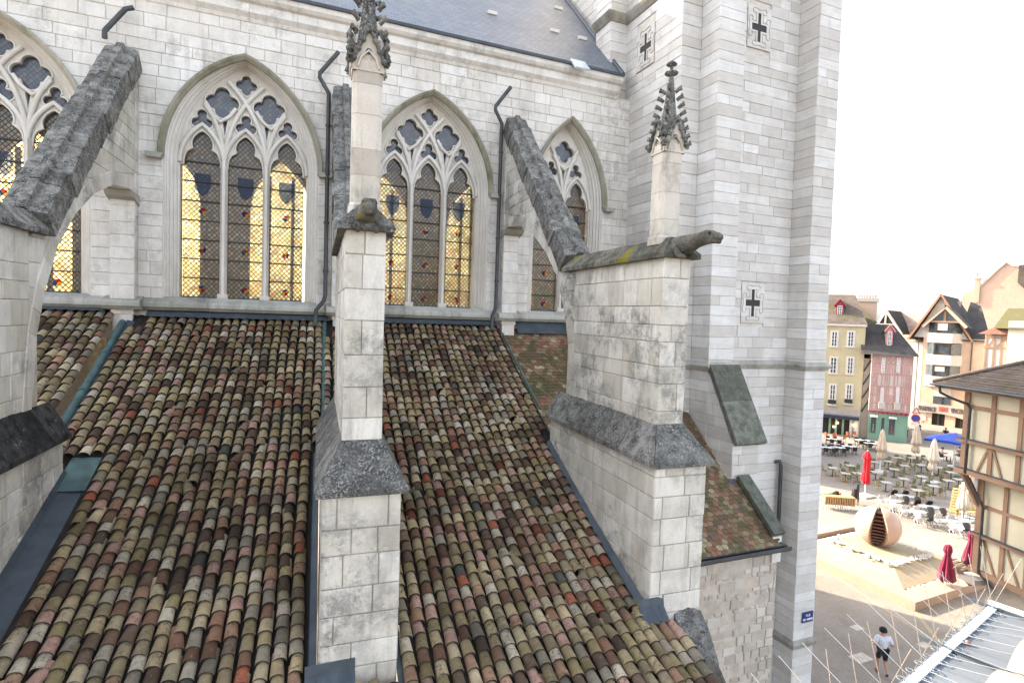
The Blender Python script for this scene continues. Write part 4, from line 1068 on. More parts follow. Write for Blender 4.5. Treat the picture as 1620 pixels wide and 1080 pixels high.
# raised end coping beside the buttress
m = MB(); a, b = Vector((AXR-.36, LBY-.02, az(LBY)+.12)), Vector((AXR-.36, AY0+.05, az(AY0+.05)+.16)); n = nz*.12
for f0, f1 in ((0, .5), (.5, 1)):
    p, q = a.lerp(b, f0), a.lerp(b, f1)-(b-a)*.006
    fix_normals(MB().loft([[p, p+X1*.40, p+X1*.40+n, p+n], [q, q+X1*.40, q+X1*.40+n, q+n]]).build('end_coping', M['slab_green'], ann))
MB().box(AXR-.30, AXR-.0, AY0+.06, AY0+.3, az(AY0)-.5, az(AY0)+.18).build('kneeler', M['white_stone'], ann)
MB().add([(XB, LBY-.28, az(LBY-.28)+.04), (AXR-.4, LBY-.28, az(LBY-.28)+.04), (AXR-.4, LBY, az(LBY)+.10), (XB, LBY, az(LBY)+.10)], [(0, 1, 2, 3)]).build('lead_apron', M['zinc'], ann)
MB().add([(6.6, 15.99, 12.72), (10.6, 15.99, 12.72), (10.6, 15.7, 12.35), (6.6, 15.7, 12.35)], [(0, 1, 2, 3)]).build('wall_flashing', M['zinc'], ann)
# chapel walls that carry the canal tile roofs, and the coping in front of the third pier
chw = thing('chapel_wall', 'pale ashlar chapel wall below the eaves of the canal tile roofs', 'wall', (0, 6.2, 0))
MB().add([(-8.6, 5.2, -1), (5.5, 5.2, -1), (5.5, 5.2, roof_z(5.2)-.12), (-8.6, 5.2, roof_z(5.2)-.12), (-8.6, 16, -1), (5.96, 16, -1), (5.96, 16, 12.3), (-8.6, 16, 12.3), (5.75, 11, roof_z(11)-.2), (-8.6, 11, roof_z(11)-.2)], [(0, 1, 2, 3), (0, 3, 9, 7, 4)]).build('wall', M['pier_stone'], chw)
MB().add([(5.5, 5.2, -1), (5.96, 16, -1), (5.96, 16, 12.5), (5.75, 11, roof_z(11)-.03), (5.5, 5.2, roof_z(5.2)-.1)], [(0, 1, 2, 3, 4)]).build('verge_wall', M['flat_tile'], chw)
def coping_run(pts, w, mat, name, parent):
    rings = []
    for i, p in enumerate(pts):
        p = Vector(p); rings.append([p, p+LT*w, p+LT*w+ZV*.10, p+LT*w*.5+ZV*.2, p+ZV*.12])
    return fix_normals(MB().loft(rings, smooth=False).build(name, mat, parent))
bx = 6.03-SKEW*9.0
coping_run([(bx+.26, 6.98, 8.06), (bx+.26, 6.78, 7.86), (bx+.26, 6.52, 7.45)], .52, M['coping_white'], 'foot_coping', fb3)
coping_run([(bx+.26, 6.51, 7.43), (bx+.30, 6.30, 7.15), (bx+.36, 6.05, 6.95), (bx+.5, 5.75, 6.8)], .50, M['coping_moss'], 'foot_coping', fb3)
MB().obox((bx+.3, 6.95, 3), LT, FW, ZV, .42, .95, 3.8).build('foot_wall', M['pier_stone'], fb3)
# ================================================================== HOUSES ROUND THE SQUARE
def wall_mat(name, c, var=.10, rough=.9, dirt=.25):
    m = Mat(name, rough, .2)
    k = m.mix(m.ramp([(.3, g3(0)), (.7, g3(1))], m.noise(.7, 6, .65)), tuple(x*(1-var) for x in c), tuple(min(1, x*(1+var)) for x in c))
    k = m.mix(m.math('MULTIPLY', m.ramp([(.52, g3(0)), (.72, g3(1))], m.noise((1.6, 1.6, .3), 5, .65)), dirt), k, tuple(x*.6 for x in c))
    m.color(k); m.bump(m.noise(22, 4), .2, .01); return m.m
def roof_mat(name, c, moss=0.0):
    """far plain-tile roof, rows too fine to pick apart"""
    m = Mat(name, .92, .15); z = m.z()
    w = m.math('FRACT', m.math('DIVIDE', z[2], .16)); rows = m.ramp([(0, g3(.55)), (.25, g3(1.0)), (1, g3(1.08))], w)
    k = m.mix(m.ramp([(.3, g3(0)), (.7, g3(1))], m.noise(1.3, 7, .7)), tuple(x*.65 for x in c), tuple(x*1.3 for x in c))
    k = m.mix(.7, k, rows, 'MULTIPLY'); k = m.mix(.6, k, m.ramp([(.3, g3(.6)), (.7, g3(1.3))], m.noise(9, 5, .7)), 'MULTIPLY')
    if moss: k = m.mix(m.ramp([(.62-moss, g3(0)), (.72-moss, g3(1))], m.noise(.9, 5, .6)), k, (.10, .095, .045))
    m.color(k); m.bump(w, .4, .03); return m.m
M['yellow'] = wall_mat('yellow_render', (.50, .43, .27)); M['pink'] = wall_mat('pink_infill', (.58, .49, .44)); M['pinktimber'] = wall_mat('pink_timber', (.50, .29, .26))
M['peach'] = wall_mat('peach_render', (.50, .36, .27)); M['white_r'] = wall_mat('white_render', (.52, .47, .42)); M['cream'] = wall_mat('cream_infill', (.56, .50, .37), dirt=.12)
M['timber'] = wall_mat('brown_timber', (.29, .18, .12), .2); M['green_shop'] = wall_mat('sage_shopfront', (.20, .33, .25)); M['surround'] = plain('window_surround', (.66, .60, .55), .8, var=.06)
M['r_brown'] = roof_mat('brown_tile_roof', (.13, .105, .09), .06); M['r_moss'] = roof_mat('mossy_tile_roof', (.13, .10, .07), .24); M['r_dark'] = roof_mat('dark_tile_roof', (.075, .068, .066)); M['r_pink'] = roof_mat('faded_tile_roof', (.36, .26, .21)); M['r_red'] = roof_mat('red_tile_roof', (.25, .12, .09))
M['glass'] = plain('window_glass', (.06, .075, .085), .08, 0, .8, .3, 2); M['redpaint'] = plain('crimson_paint', (.36, .035, .05), .5); M['pinkpaint'] = plain('pink_paint', (.62, .25, .25), .6); M['dark'] = plain('dark_interior', (.02, .018, .016), .8)
M['trim'] = plain('orange_brown_trim', (.30, .15, .09), .7)
M['frame'] = plain('white_joinery', (.72, .70, .68), .5, var=.04); M['brown_frame'] = plain('bronze_frame', (.055, .045, .04), .4); M['awning'] = plain('dark_awning', (.03, .035, .06), .8); M['brick'] = stone_mat('old_brick', (.42, .26, .19), (.52, .36, .27), (.62, .47, .38), (.36, .26, .20), .3, .1)
M['lamp'] = Mat('warm_lamp').m; _b = M['lamp'].node_tree.nodes['Principled BSDF']; _b.inputs['Emission Color'].default_value = (1, .55, .2, 1); _b.inputs['Emission Strength'].default_value = 6
class Facade:
    """vertical plane: a along u, z up, d outwards; pixels map onto it"""
    def __init__(s, org, u):
        s.o = Vector(org); s.u = Vector(u).normalized(); s.n = Vector((s.u.y, -s.u.x, 0)).normalized()
        if s.n.dot(Vector((0, 0, 0))-Vector((s.o.x, s.o.y, 0))) < 0: s.n = -s.n
    def px(s, x, y): p = at_plane(x, y, s.o, s.n)-s.o; return p.dot(s.u), p.z
    def P(s, a, z, d=0.0): return s.o+s.u*a+ZV*z+s.n*d
    def box(s, a0, a1, z0, z1, d0, d1, name, mat, par): return MB().obox(s.P(a0, z0, d0), s.u, s.n, ZV, a1-a0, d1-d0, z1-z0).build(name, mat, par)
    def poly(s, pts, d0, d1, name, mat, par): return fix_normals(MB().prism([s.P(a, z, d0) for a, z in pts], s.n*(d1-d0)).build(name, mat, par))
    def bar(s, p, q, w, d0, d1, name, mat, par):
        v = Vector((q[0]-p[0], q[1]-p[1])); L = v.length; v /= L; nn = Vector((-v.y, v.x))*w/2
        return s.poly([(p[0]-nn.x, p[1]-nn.y), (q[0]-nn.x, q[1]-nn.y), (q[0]+nn.x, q[1]+nn.y), (p[0]+nn.x, p[1]+nn.y)], d0, d1, name, mat, par)
    def window(s, a0, a1, z0, z1, par, sur=M['surround'], fr=M['frame'], sw=.16, rows=4, sill=True, glass=M['glass'], leaf=True):
        w = s.box(a0-sw, a1+sw, z0-sw*.6, z1+sw, -.02, .035, 'window', sur, par)
        s.box(a0, a1, z0, z1, .036, .042, 'pane', glass, w)
        fw = .055; am = (a0+a1)/2
        for b0, b1, c0, c1 in ((a0, a0+fw, z0, z1), (a1-fw, a1, z0, z1), (am-fw*.8, am+fw*.8, z0, z1)): s.box(b0, b1, c0, c1, .043, .085, 'frame', fr, w)
        for k in range(rows+1):
            z = z0+(z1-z0)*k/rows; s.box(a0+fw, a1-fw, z-.022, z+.022, .043, .07, 'glazing_bar', fr, w)
        if sill: s.box(a0-sw-.05, a1+sw+.05, z0-sw*.6-.08, z0-sw*.6, .0, .16, 'sill', sur, w)
        return w
pa = at_z(1366, 692); uA = Vector((.6, -.8, 0)); FA = Facade(pa, uA)
def house(name, label, F, a0, a1, depth, zt, mat, cat='house'):
    t = thing(name, label, cat, F.P((a0+a1)/2, 0, -depth/2))
    F.box(a0, a1, 0, zt, -depth, 0, 'wall', mat, t); return t
# yellow house
a0 = FA.px(1270, 600)[0]; a1 = FA.px(1364.5, 600)[0]; zt = FA.px(1340, 515)[1]
hy = house('yellow_house', 'pale yellow rendered house with white window surrounds over a dark green restaurant front', FA, a0, a1, 8, zt, M['yellow'])
FA.box(a0-.1, a1+.1, zt-.05, zt+.22, -8, .28, 'cornice', M['surround'], hy)
for x0, x1, y0, y1 in ((1315, 1325, 525, 547), (1341, 1351, 525, 547), (1313, 1324, 566, 589), (1340, 1350, 566, 590), (1312, 1322, 609, 638), (1338, 1348, 609, 637)):
    b0, zb_ = FA.px(x0, y1); b1, zt_ = FA.px(x1, y0); FA.window(b0, b1, zb_, zt_, hy, rows=4)
    if y0 > 600: FA.box(b0-.15, b1+.15, zb_+.02, zb_+.5, .17, .22, 'balcony_rail', M['iron'], hy); FA.box(b0-.3, b1+.3, zb_-.22, zb_-.1, .0, .35, 'balcony_slab', M['dark_mortar'], hy)
zr = zt+.22; rp = [(a0-.2, zr), (a1+.15, zr)]
m = MB(); m.add([FA.P(a0-.2, zr, .35), FA.P(a1+.15, zr, .35), FA.P(a1-1.2, zr+3.6, -3.4), FA.P(a0-.2, zr+3.6, -3.4), FA.P(a1+.15, zr, -8.2), FA.P(a0-.2, zr, -8.2)], [(0, 1, 2, 3), (1, 4, 2), (4, 5, 3, 2)]); m.build('roof', M['r_brown'], hy)
def dormer(F, px0, px1, pyb, pyt, back, par, wallm, trim, roofm):
    """dormer with gable; set on the roof at d (inwards)"""
    G = Facade(F.P(0, 0, -back), F.u); b0, zb_ = G.px(px0, pyb); b1, zt_ = G.px(px1, pyt); c = (b0+b1)/2
    d = G.box(b0, b1, zb_, zt_, -2.2, 0, 'dormer', wallm, par)
    G.poly([(b0, zb_), (b1, zb_), (b1, zt_), (c, zt_+.55), (b0, zt_)], .003, .06, 'dormer_front', trim, d)
    G.box(b0+.16, b1-.16, zb_+.25, zt_-.08, .061, .09, 'dormer_pane', M['glass'], d)
    for q in (b0+.14, c-.03, b1-.20): G.box(q, q+.06, zb_+.22, zt_-.05, .091, .12, 'dormer_frame', M['frame'], d)
    for q in (0, .33, .66, 1): zz = zb_+.25+(zt_-.33-zb_)*q; G.box(b0+.14, b1-.14, zz-.03, zz+.03, .091, .115, 'dormer_frame', M['frame'], d)
    m = MB(); e_ = .22
    m.add([G.P(b0-e_, zt_-.08, .2), G.P(c, zt_+.72, .2), G.P(c, zt_+.72, -4), G.P(b0-e_, zt_-.08, -2.6), G.P(b1+e_, zt_-.08, .2), G.P(b1+e_, zt_-.08, -2.6)], [(0, 1, 2, 3), (1, 4, 5, 2)]); m.build('dormer_roof', roofm, d)
    for q in (b0, b1): G.bar((q-(e_ if q == b0 else -e_), zt_-.08), (c, zt_+.72), .12, .12, .24, 'bargeboard', trim, d)
    return d
dormer(FA, 1322, 1335, 499, 483, .9, hy, M['yellow'], M['redpaint'], M['r_moss'])
# restaurant front
zb_ = FA.px(1340, 657)[1]
FA.box(a0, a1-.1, zb_-.35, zb_, 0, .9, 'awning', M['awning'], hy); FA.box(a0, a1-.15, .05, zb_-.5, .003, .03, 'shopfront_glass', M['dark'], hy)
for x in (1312, 1322, 1333, 1349): b = FA.px(x, 680)[0]; FA.box(b-.11, b+.11, 0, zb_-.4, .03, .14, 'shopfront_post', M['green_shop'], hy)
FA.box(a1-1.0, a1-.1, 0, zb_-.3, .03, .12, 'stone_jamb', M['white_stone'], hy); FA.box(a0, a1, zb_, zb_+.85, .0, .06, 'fascia_stones', M['rubble'], hy)
for x, y in ((1319, 674), (1325, 668), (1351, 672)):
    b, z = FA.px(x, y); MB().lathe([(0, -.11), (.1, -.05), (.1, .05), (0, .11)], FA.P(b, z, .25), 8).build('lamp', M['lamp'], hy)
# chimney between the houses
ch = thing('chimney_stack', 'broad cream chimney stack with a row of clay pots behind the yellow house', 'chimney', FA.P(a1+1.5, 0, -9))
G = Facade(FA.P(0, 0, -9), FA.u); b0, z1 = G.px(1356, 477); b1, z0 = G.px(1384, 540); z0 = 6
G.box(b0, b1, z0, z1, -1.4, 0, 'stack', M['peach'], ch); G.box(b0-.2, b1+.2, z1, z1+.45, -1.6, .2, 'cap', M['rubble'], ch)
for k in range(7): q = b0+.2+(b1-b0-.4)*k/6; MB().lathe([(.13, 0), (.11, .45), (.14, .5), (.1, .5)], G.P(q, z1+.45, -.7), 8).build('chimney_pot', M['brick'], ch)
# mossy roof behind
hm = thing('mossy_roofed_house', 'house behind the chimney showing only its steep mossy brown tile roof', 'house', FA.P(a1, 0, -12))
G = Facade(FA.P(0, 0, -6.2), FA.u); p = [G.px(1330, 476), G.px(1346, 475), G.px(1392, 512), G.px(1366, 540)]
m = MB(); q0 = G.px(1345, 475); q1 = G.px(1390, 511); q2 = G.px(1366, 512)
m.add([G.P(G.px(1308, 470)[0], q0[1]+.1, -3), G.P(q0[0], q0[1], -3), G.P(q1[0], q1[1], 0.2), G.P(q2[0]-4, q2[1]-.1, 0.2), G.P(q1[0], q1[1], -6), G.P(q0[0], q0[1], -3.2)], [(0, 1, 2, 3), (1, 5, 4, 2)]); m.build('roof', M['r_moss'], hm)
G.box(q2[0]-4, q1[0], 0, q1[1]-.1, -6, -.1, 'wall', M['white_r'], hm)
# pink half-timbered house
u2 = Vector((.66, -.75, 0)); FB = Facade(FA.P(a1+.75, 0, .35), u2)
b0 = 0.0; b1 = FB.px(1441, 620)[0]; zt = FB.px(1410, 561)[1]; zj = FB.px(1405, 651)[1]
hp = house('pink_timbered_house', 'pink half-timbered house with a sage green shopfront beside the yellow house', FB, b0+.15, b1-.15, 8, zj, M['white_r'])
FB.box(b0, b1, zj, zt, -8, .25, 'upper_wall', M['pink'], hp)
D0, D1 = .253, .30
zl = [zj+.12, FB.px(1405, 638)[1], FB.px(1405, 625)[1], FB.px(1405, 611)[1], FB.px(1405, 592)[1], FB.px(1405, 575)[1], zt-.12]
for z in zl: FB.box(b0, b1, z-.07, z+.07, D0, D1+.012, 'rail', M['pinktimber'], hp)
W = b1-b0; cols = [0, .09, .17, .28, .36, .46, .58, .66, .75, .85, .93, 1.0]
for f in cols: a = b0+f*W; FB.box(max(b0, a-.05), min(b1, a+.05), zj, zt, D0, D1, 'post', M['pinktimber'], hp)
rp_ = random.Random(4)
for i in range(len(cols)-1):
    a, b = b0+cols[i]*W+.07, b0+cols[i+1]*W-.07
    for z0, z1 in zip(zl[:-1], zl[1:]):
        k = rp_.random()
        if (i in (3, 7) and (z0 < zl[1] or z0 >= zl[3]-.01)) and z1 > zl[0]: continue
        if k < .35: FB.bar((a, z0+.1), (b, z1-.1), .065, D0, D1-.01, 'brace', M['pinktimber'], hp); FB.bar((a, z1-.1), (b, z0+.1), .065, D0, D1-.02, 'brace', M['pinktimber'], hp)
        elif k < .75: FB.bar(((a+b)/2, z0+.08), ((a+b)/2, z1-.08), .08, D0, D1-.01, 'stud', M['pinktimber'], hp)
for x0, x1, y0, y1 in ((1393, 1400, 566, 589), (1417, 1424, 566, 589), (1391.5, 1398, 613, 635), (1416, 1422.5, 612, 635)):
    p, zb_ = FB.px(x0, y1); q, z1 = FB.px(x1, y0)
    wv = FB.box(p-.12, q+.12, zb_-.08, z1+.1, D1, D1+.04, 'window', M['pinktimber'], hp); FB.box(p, q, zb_, z1, D1+.041, D1+.05, 'pane', M['glass'], wv)
    for a in (p, (p+q)/2-.04, q-.08): FB.box(a, a+.08, zb_, z1, D1+.051, D1+.10, 'frame', M['frame'], wv)
    for k in range(6): z = zb_+(z1-zb_)*k/5; FB.box(p+.08, q-.08, z-.03, z+.03, D1+.051, D1+.085, 'glazing_bar', M['frame'], wv)
    if y0 > 600: FB.box(p-.15, q+.15, zj+.35, zb_+.0, D1+.02, D1+.22, 'balcony', M['white_r'], hp)
for k in range(9): a = b0+.2+(b1-b0-.4)*k/8; FB.box(a-.12, a+.12, zj-.22, zj-.003, .0, .42, 'joist_end', M['redpaint'], hp)
FB.box(b0+.05, b1-.1, 0.003, zj-.25, .001, .10, 'shopfront', M['green_shop'], hp)
for x0, x1 in ((1375.5, 1386), (1392, 1399), (1404, 1416)):
    p, q = FB.px(x0, 680)[0], FB.px(x1, 680)[0]; z0 = .75 if x0 != 1392 else .1; sw = FB.box(p, q, z0, zj-.75, .101, .12, 'shop_window', M['glass'], hp)
    for a in (p, q-.07): FB.box(a, a+.07, z0, zj-.75, .121, .16, 'frame', M['green_shop'], sw)
    if x0 != 1392: FB.box(p, q, zj-.70, zj-.5, .13, .7, 'rolled_awning', M['frame'], sw); FB.box(p+.3, q-.3, z0+.2, z0+1.1, .122, .13, 'display', M['redpaint'] if x0 > 1400 else M['cream'], sw)
m = MB(); zr = zt+.05
m.add([FB.P(b0-1.1, zr-.1, .75), FB.P(b1+.45, zr-.1, .75), FB.P(b1-1.6, zr+3.4, -3.2), FB.P(b0-1.1, zr+3.4, -3.2), FB.P(b1+.45, zr-.1, -8), FB.P(b0-1.1, zr-.1, -8)], [(0, 1, 2, 3), (1, 4, 2), (4, 5, 3, 2)]); m.build('roof', M['r_dark'], hp)
dormer(FB, 1401, 1413, 549, 524, 0.6, hp, M['white_r'], M['pinkpaint'], M['r_moss'])
# narrow gap wall between the two
gw = thing('gap_wall', 'narrow shaded stone wall filling the gap between the yellow and pink houses', 'wall', FA.P(a1+.3, 0, -.6))
FA.box(a1+.01, a1+.85, 0, zt-.6, -3, -.3, 'wall', M['rubble'], gw)
for k in range(4): FA.bar((a1+.1, 3+k*1.6), (a1+.75, 4.4+k*1.6), .12, -.3, -.2, 'brace', M['iron'], gw)
# peach apartment block with pharmacy
FP = Facade(at_z(1452, 668), (.35, -.937, 0))
p0 = 0.0; p1 = FP.px(1560, 600)[0]; ze = FP.px(1460, 533)[1]
hq = house('peach_apartment_block', 'peach apartment block with a big gable, white balconies and a pharmacy on the ground floor', FP, p0, p1, 14, ze, M['peach'], 'building')
FP.box(p0-1.4, p0-.003, 0, ze-.8, -13, -.5, 'bright_return', M['white_r'], hq)
ax, az_ = FP.px(1490, 466); gl, gr = FP.px(1446, 533)[0], FP.px(1531, 535)[0]
FP.poly([(gl, ze), (gr, ze), (ax, az_-.3)], -1.0, -.02, 'gable', M['rubble'], hq)
m = MB(); o_ = .5
m.add([FP.P(gl-.6, ze-.4, o_), FP.P(ax, az_, o_), FP.P(ax, az_, -12), FP.P(gl-.6, ze-.4, -12), FP.P(gr+.6, ze-.4, o_), FP.P(gr+.6, ze-.4, -12)], [(0, 1, 2, 3), (1, 4, 5, 2)]); m.build('gable_roof', M['r_dark'], hq)
for q in (gl-.6, gr+.6): FP.bar((q, ze-.4), (ax, az_), .22, o_-.05, o_+.08, 'bargeboard', M['trim'], hq)
# long faded roof to the left and hip at right
la = FP.px(1400, 500)[0]; zt2 = FP.px(1440, 467)[1]
m = MB(); m.add([FP.P(la-3, ze-1.2, -2.5), FP.P(gl+3, ze-1.2, -2.5), FP.P(ax+1, zt2-.4, -9), FP.P(la+.5, zt2-.9, -9)], [(0, 1, 2, 3)]); m.build('long_roof', M['r_pink'], hq)
FP.box(la-2.5, p0-1.41, 0, ze-1.3, -13, -3, 'side_wing', M['white_r'], hq)
m = MB(); m.add([FP.P(gr-1, ze-.3, .3), FP.P(p1+.3, ze-.3, .3), FP.P(p1-2, ze+4.6, -8), FP.P(ax+2, az_-.6, -8)], [(0, 1, 2, 3)]); m.build('hip_roof', M['r_dark'], hq)
# small gable dormer of the wing
dg = Facade(FP.P(0, 0, -1.5), FP.u); c_, z_ = dg.px(1402, 491); l_, zl_ = dg.px(1389, 512); r_, _q = dg.px(1427, 529)
dg.poly([(l_, zl_-.1), (r_-1.2, zl_-.1), (c_, z_-.2)], -.6, 0, 'wing_gable', M['dark'], hq)
for p, q in (((l_-.2, zl_-.3), (c_, z_)), ((c_, z_), (r_, dg.px(1427, 529)[1]))): dg.bar(p, q, .32, .0, .12, 'bargeboard', M['white_r'], hq)
dg.box(l_, r_-.8, zl_-.25, zl_+.05, .0, .10, 'tie_beam', M['white_r'], hq); dg.box(c_-.1, c_+.1, zl_, z_-.3, .0, .08, 'king_post', M['white_r'], hq)
m = MB(); m.add([dg.P(c_, z_+.05, .15), dg.P(r_+.1, dg.px(1427, 529)[1], .15), dg.P(r_+1.2, dg.px(1427, 529)[1], -8), dg.P(c_+.6, z_+.05, -8)], [(0, 1, 2, 3)]); m.build('wing_roof', M['r_dark'], hq)
# bay with balconies
bl, br = FP.px(1466, 560)[0], FP.px(1521, 560)[0]; bd = 1.1; sp_ = .9
def parapet(y0, y1):
    z1, z0 = FP.px(1490, y0)[1], FP.px(1490, y1)[1]
    fix_normals(MB().prism([FP.P(bl-.1, z0, 0), FP.P(bl+sp_, z0, bd), FP.P(br-sp_, z0, bd), FP.P(br+.1, z0, 0)], ZV*(z1-z0)).build('balcony_parapet', M['white_r'], hq))
for y in ((527, 542), (561, 577), (595, 611)): parapet(*y)
for y0, y1 in ((509, 527), (543, 561), (577, 595)):
    z1, z0 = FP.px(1490, y0)[1], FP.px(1490, y1)[1]
    wv = fix_normals(MB().prism([FP.P(bl+.05, z0, 0), FP.P(bl+sp_+.05, z0, bd-.15), FP.P(br-sp_-.05, z0, bd-.15), FP.P(br-.05, z0, 0)], ZV*(z1-z0)).build('bay_window', M['glass'], hq))
    for f in (bl+sp_, (bl+sp_*1.2+br-sp_)/2+.6, br-sp_-.25): FP.box(f, f+.2, z0, z1, bd-.16, bd-.05, 'frame', M['brown_frame'], wv)
    FP.box(bl+sp_, br-sp_, z1-.18, z1, bd-.16, bd-.06, 'frame', M['brown_frame'], wv); FP.box(bl+sp_, br-sp_, z0, z0+.1, bd-.16, bd-.06, 'frame', M['brown_frame'], wv)
    if y0 != 543: FP.box(bl+sp_+.25, br-sp_-.6, z0+(z1-z0)*(.25 if y0 == 509 else .45), z1-.2, bd-.14, bd-.09, 'roller_blind', M['white_r'], wv)
lz, lt = FP.px(1490, 509)[1], FP.px(1490, 489)[1]; cc = (bl+br)/2
FP.poly([(bl+.3, lz+.02), (br-.3, lz+.02), (cc, lt)], .3, .8, 'bay_gable', M['glass'], hq)
for p, q in (((bl-.5, lz-.7), (cc, lt+.3)), ((br+.5, lz-.7), (cc, lt+.3))): FP.bar(p, q, .35, bd-.2, bd+.15, 'bay_rafter', M['peach'], hq)
FP.bar((cc, lz), (cc, lt), .25, .8, .95, 'bay_post', M['timber'], hq); FP.box(bl, br, lz-.12, lz+.12, bd-.25, bd+.0, 'bay_beam', M['timber'], hq)
m = MB(); m.add([FP.P(cc, lt+.5, bd+.2), FP.P(br+.8, lz-.75, bd+.2), FP.P(br+.8, lz-.75, -1.2), FP.P(cc, lt+.5, -3)], [(0, 1, 2, 3)]).add([FP.P(cc, lt+.5, bd+.2), FP.P(bl-.8, lz-.75, bd+.2), FP.P(bl-.8, lz-.75, -1.2), FP.P(cc, lt+.5, -3)], [(3, 2, 1, 0)]); m.build('bay_roof', M['r_brown'], hq)
z1, z0 = FP.px(1490, 612)[1], FP.px(1490, 639)[1]; p, q = FP.px(1477, 620)[0], FP.px(1505, 620)[0]
wv = FP.box(p, q, z0, z1, .0, .05, 'window', M['glass'], hq); FP.box(p, q, z0+(z1-z0)*.42, z1, .051, .09, 'roller_blind', M['white_r'], wv); FP.box((p+q)/2-.05, (p+q)/2+.05, z0, z0+(z1-z0)*.42, .051, .1, 'frame', M['brown_frame'], wv); FP.box(p, q, z0+(z1-z0)*.40, z0+(z1-z0)*.44, .051, .10, 'frame', M['brown_frame'], wv)
for x in (1449.5, 1534): a = FP.px(x, 600)[0]; MB().tube([FP.P(a, 0, .08), FP.P(a, ze, .08)], .06, 6).build('downpipe', M['pipe'], hq)
# ground floor arcade and lettering
zs1, zs0 = FP.px(1490, 641)[1], FP.px(1490, 652)[1]
sl_, sr_ = FP.px(1451, 650)[0], FP.px(1562, 650)[0]
M['band'] = wall_mat('pale_pink_band', (.42, .33, .28))
arc = [(sl_+(sr_-sl_)*k/16, zs0-.15-1.3*((k-5)/11.0)**2*(1 if k > 5 else .5)) for k in range(17)]
FP.poly([(sl_, zs1), (sl_, arc[0][1])]+arc[1:]+[(sr_, zs1)], .3, .55, 'sign_band', M['band'], hq)
FP.box(FP.px(1468, 670)[0], p1, .02, zs0+.1, .01, .05, 'shopfront_glass', M['dark'], hq)
for x in (1455, 1466, 1503): a = FP.px(x, 670)[0]; FP.box(a-.55, a+.55, 0, zs0+.2, .06, .28, 'pier', M['peach'], hq)
for x in (1484, 1520): a = FP.px(x, 670)[0]; FP.box(a-.08, a+.08, 0, zs0, .06, .15, 'shop_mullion', M['brown_frame'], hq)
FP.box(FP.px(1457, 670)[0], FP.px(1465, 670)[0], .4, 3.0, .29, .33, 'shop_light', M['cream'], hq)
M['letter_blue'] = plain('dark_letters', (.05, .05, .07), .5); M['letter_red'] = plain('red_letters', (.5, .06, .05), .5)
def sign_word(body, x0, x1, y, mat):
    q = text_mesh(body, 1.0, mat, hq, 'lettering', .02, 'LEFT'); w = max(v.co.x for v in q.data.vertices); a, z = FP.px(x0, y); b = FP.px(x1, y)[0]
    sc = (b-a)/w; q.scale = (sc, .95, 1); mt = Matrix((FP.u, ZV, FP.n)).transposed(); q.rotation_euler = mt.to_euler(); q.location = FP.P(a, z, .57)-wloc(hq)
sign_word('PHARMACIE', 1454, 1482, 647.5, M['letter_blue']); sign_word('SAINT', 1486, 1501, 649.5, M['letter_red']); sign_word('VINCENT', 1505, 1530, 652, M['letter_blue'])
# brick gable house far behind
k = 1.45; FR = Facade(Vector((FP.o.x*k, FP.o.y*k, 0)), (.42, -.907, 0))
sil = [(1500, 520), (1525, 464), (1546, 456), (1560, 440), (1580, 424), (1592, 414), (1604, 421), (1613, 421), (1640, 440), (1650, 520)]
hb = thing('brick_gable_house', 'tall old brick house with a stepped gable rising behind the peach apartment block', 'house', FR.P(10, 0, -4))
FR.poly([(FR.px(1500, 520)[0], 0)]+[FR.px(*s_) for s_ in sil]+[(FR.px(1650, 520)[0], 0)], -9, 0, 'gable_wall', M['brick'], hb)
for p, q in (((1546, 456), (1580, 424)), ((1580, 424), (1592, 414)), ((1592, 414), (1604, 421))): FR.bar(FR.px(*p), FR.px(*q), .35, .0, .25, 'gable_coping', M['rubble'], hb)
a, z0 = FR.px(1541, 462); b, z1 = FR.px(1551, 441); FR.box(a, b, z0-2, z1, -1.6, .3, 'chimney', M['brick'], hb); FR.box(a-.2, b+.2, z1, z1+.4, -1.8, .5, 'chimney_cap', M['rubble'], hb)
for q in (.3, .7): MB().lathe([(.2, 0), (.16, .7), (.2, .75), (.1, .75)], FR.P(a+(b-a)*q, z1+.4, -.6), 8).build('chimney_pot', M['brick'], hb)
a, z = FR.px(1612, 421); FR.poly([(a, z+.2), (FR.px(1660, 425)[0], z+.4), (FR.px(1660, 470)[0], z-8), (a, z-3)], .1, .4, 'side_roof', M['r_brown'], hb)
# white half-timbered house between
FD = Facade(at_z(1560, 690), (.30, -.954, 0))
d0, ztd = FD.px(1559, 527); d1 = FD.px(1660, 527)[0]; dm = FD.px(1595, 540)[0]
hd_ = house('timbered_town_house', 'white house with orange-brown timbers and a grey-green tile roof beyond the cream house', FD, d0, d1, 7, ztd, M['white_r'])
FD.box(dm, d1+.01, 0, ztd+1.6, .003, .6, 'cream_wing', M['cream'], hd_)
for x in (1560.5, 1573, 1585, 1594): a = FD.px(x, 540)[0]; FD.box(a-.1, a+.1, 3, ztd, .004, .07, 'post', M['timber'], hd_)
for y in (530, 534, 550): z = FD.px(1575, y)[1]; FD.box(d0, dm, z-.1, z+.1, .004, .08, 'rail', M['timber'], hd_)
FD.bar(FD.px(1573, 550), FD.px(1592, 535), .16, .004, .06, 'brace', M['timber'], hd_); FD.bar(FD.px(1561, 550), FD.px(1572, 536), .16, .004, .06, 'brace', M['timber'], hd_)
ra_, rz_ = FD.px(1574, 519); rb_, rt_ = FD.px(1586, 486)
m = MB(); m.add([FD.P(ra_, rz_, .9), FD.P(d1+1, rz_, .9), FD.P(d1+1, rt_, -3.5), FD.P(rb_, rt_, -3.5), FD.P(ra_, rz_, -7)], [(0, 1, 2, 3), (0, 3, 4)]); m.build('roof', M['r_moss'], hd_)
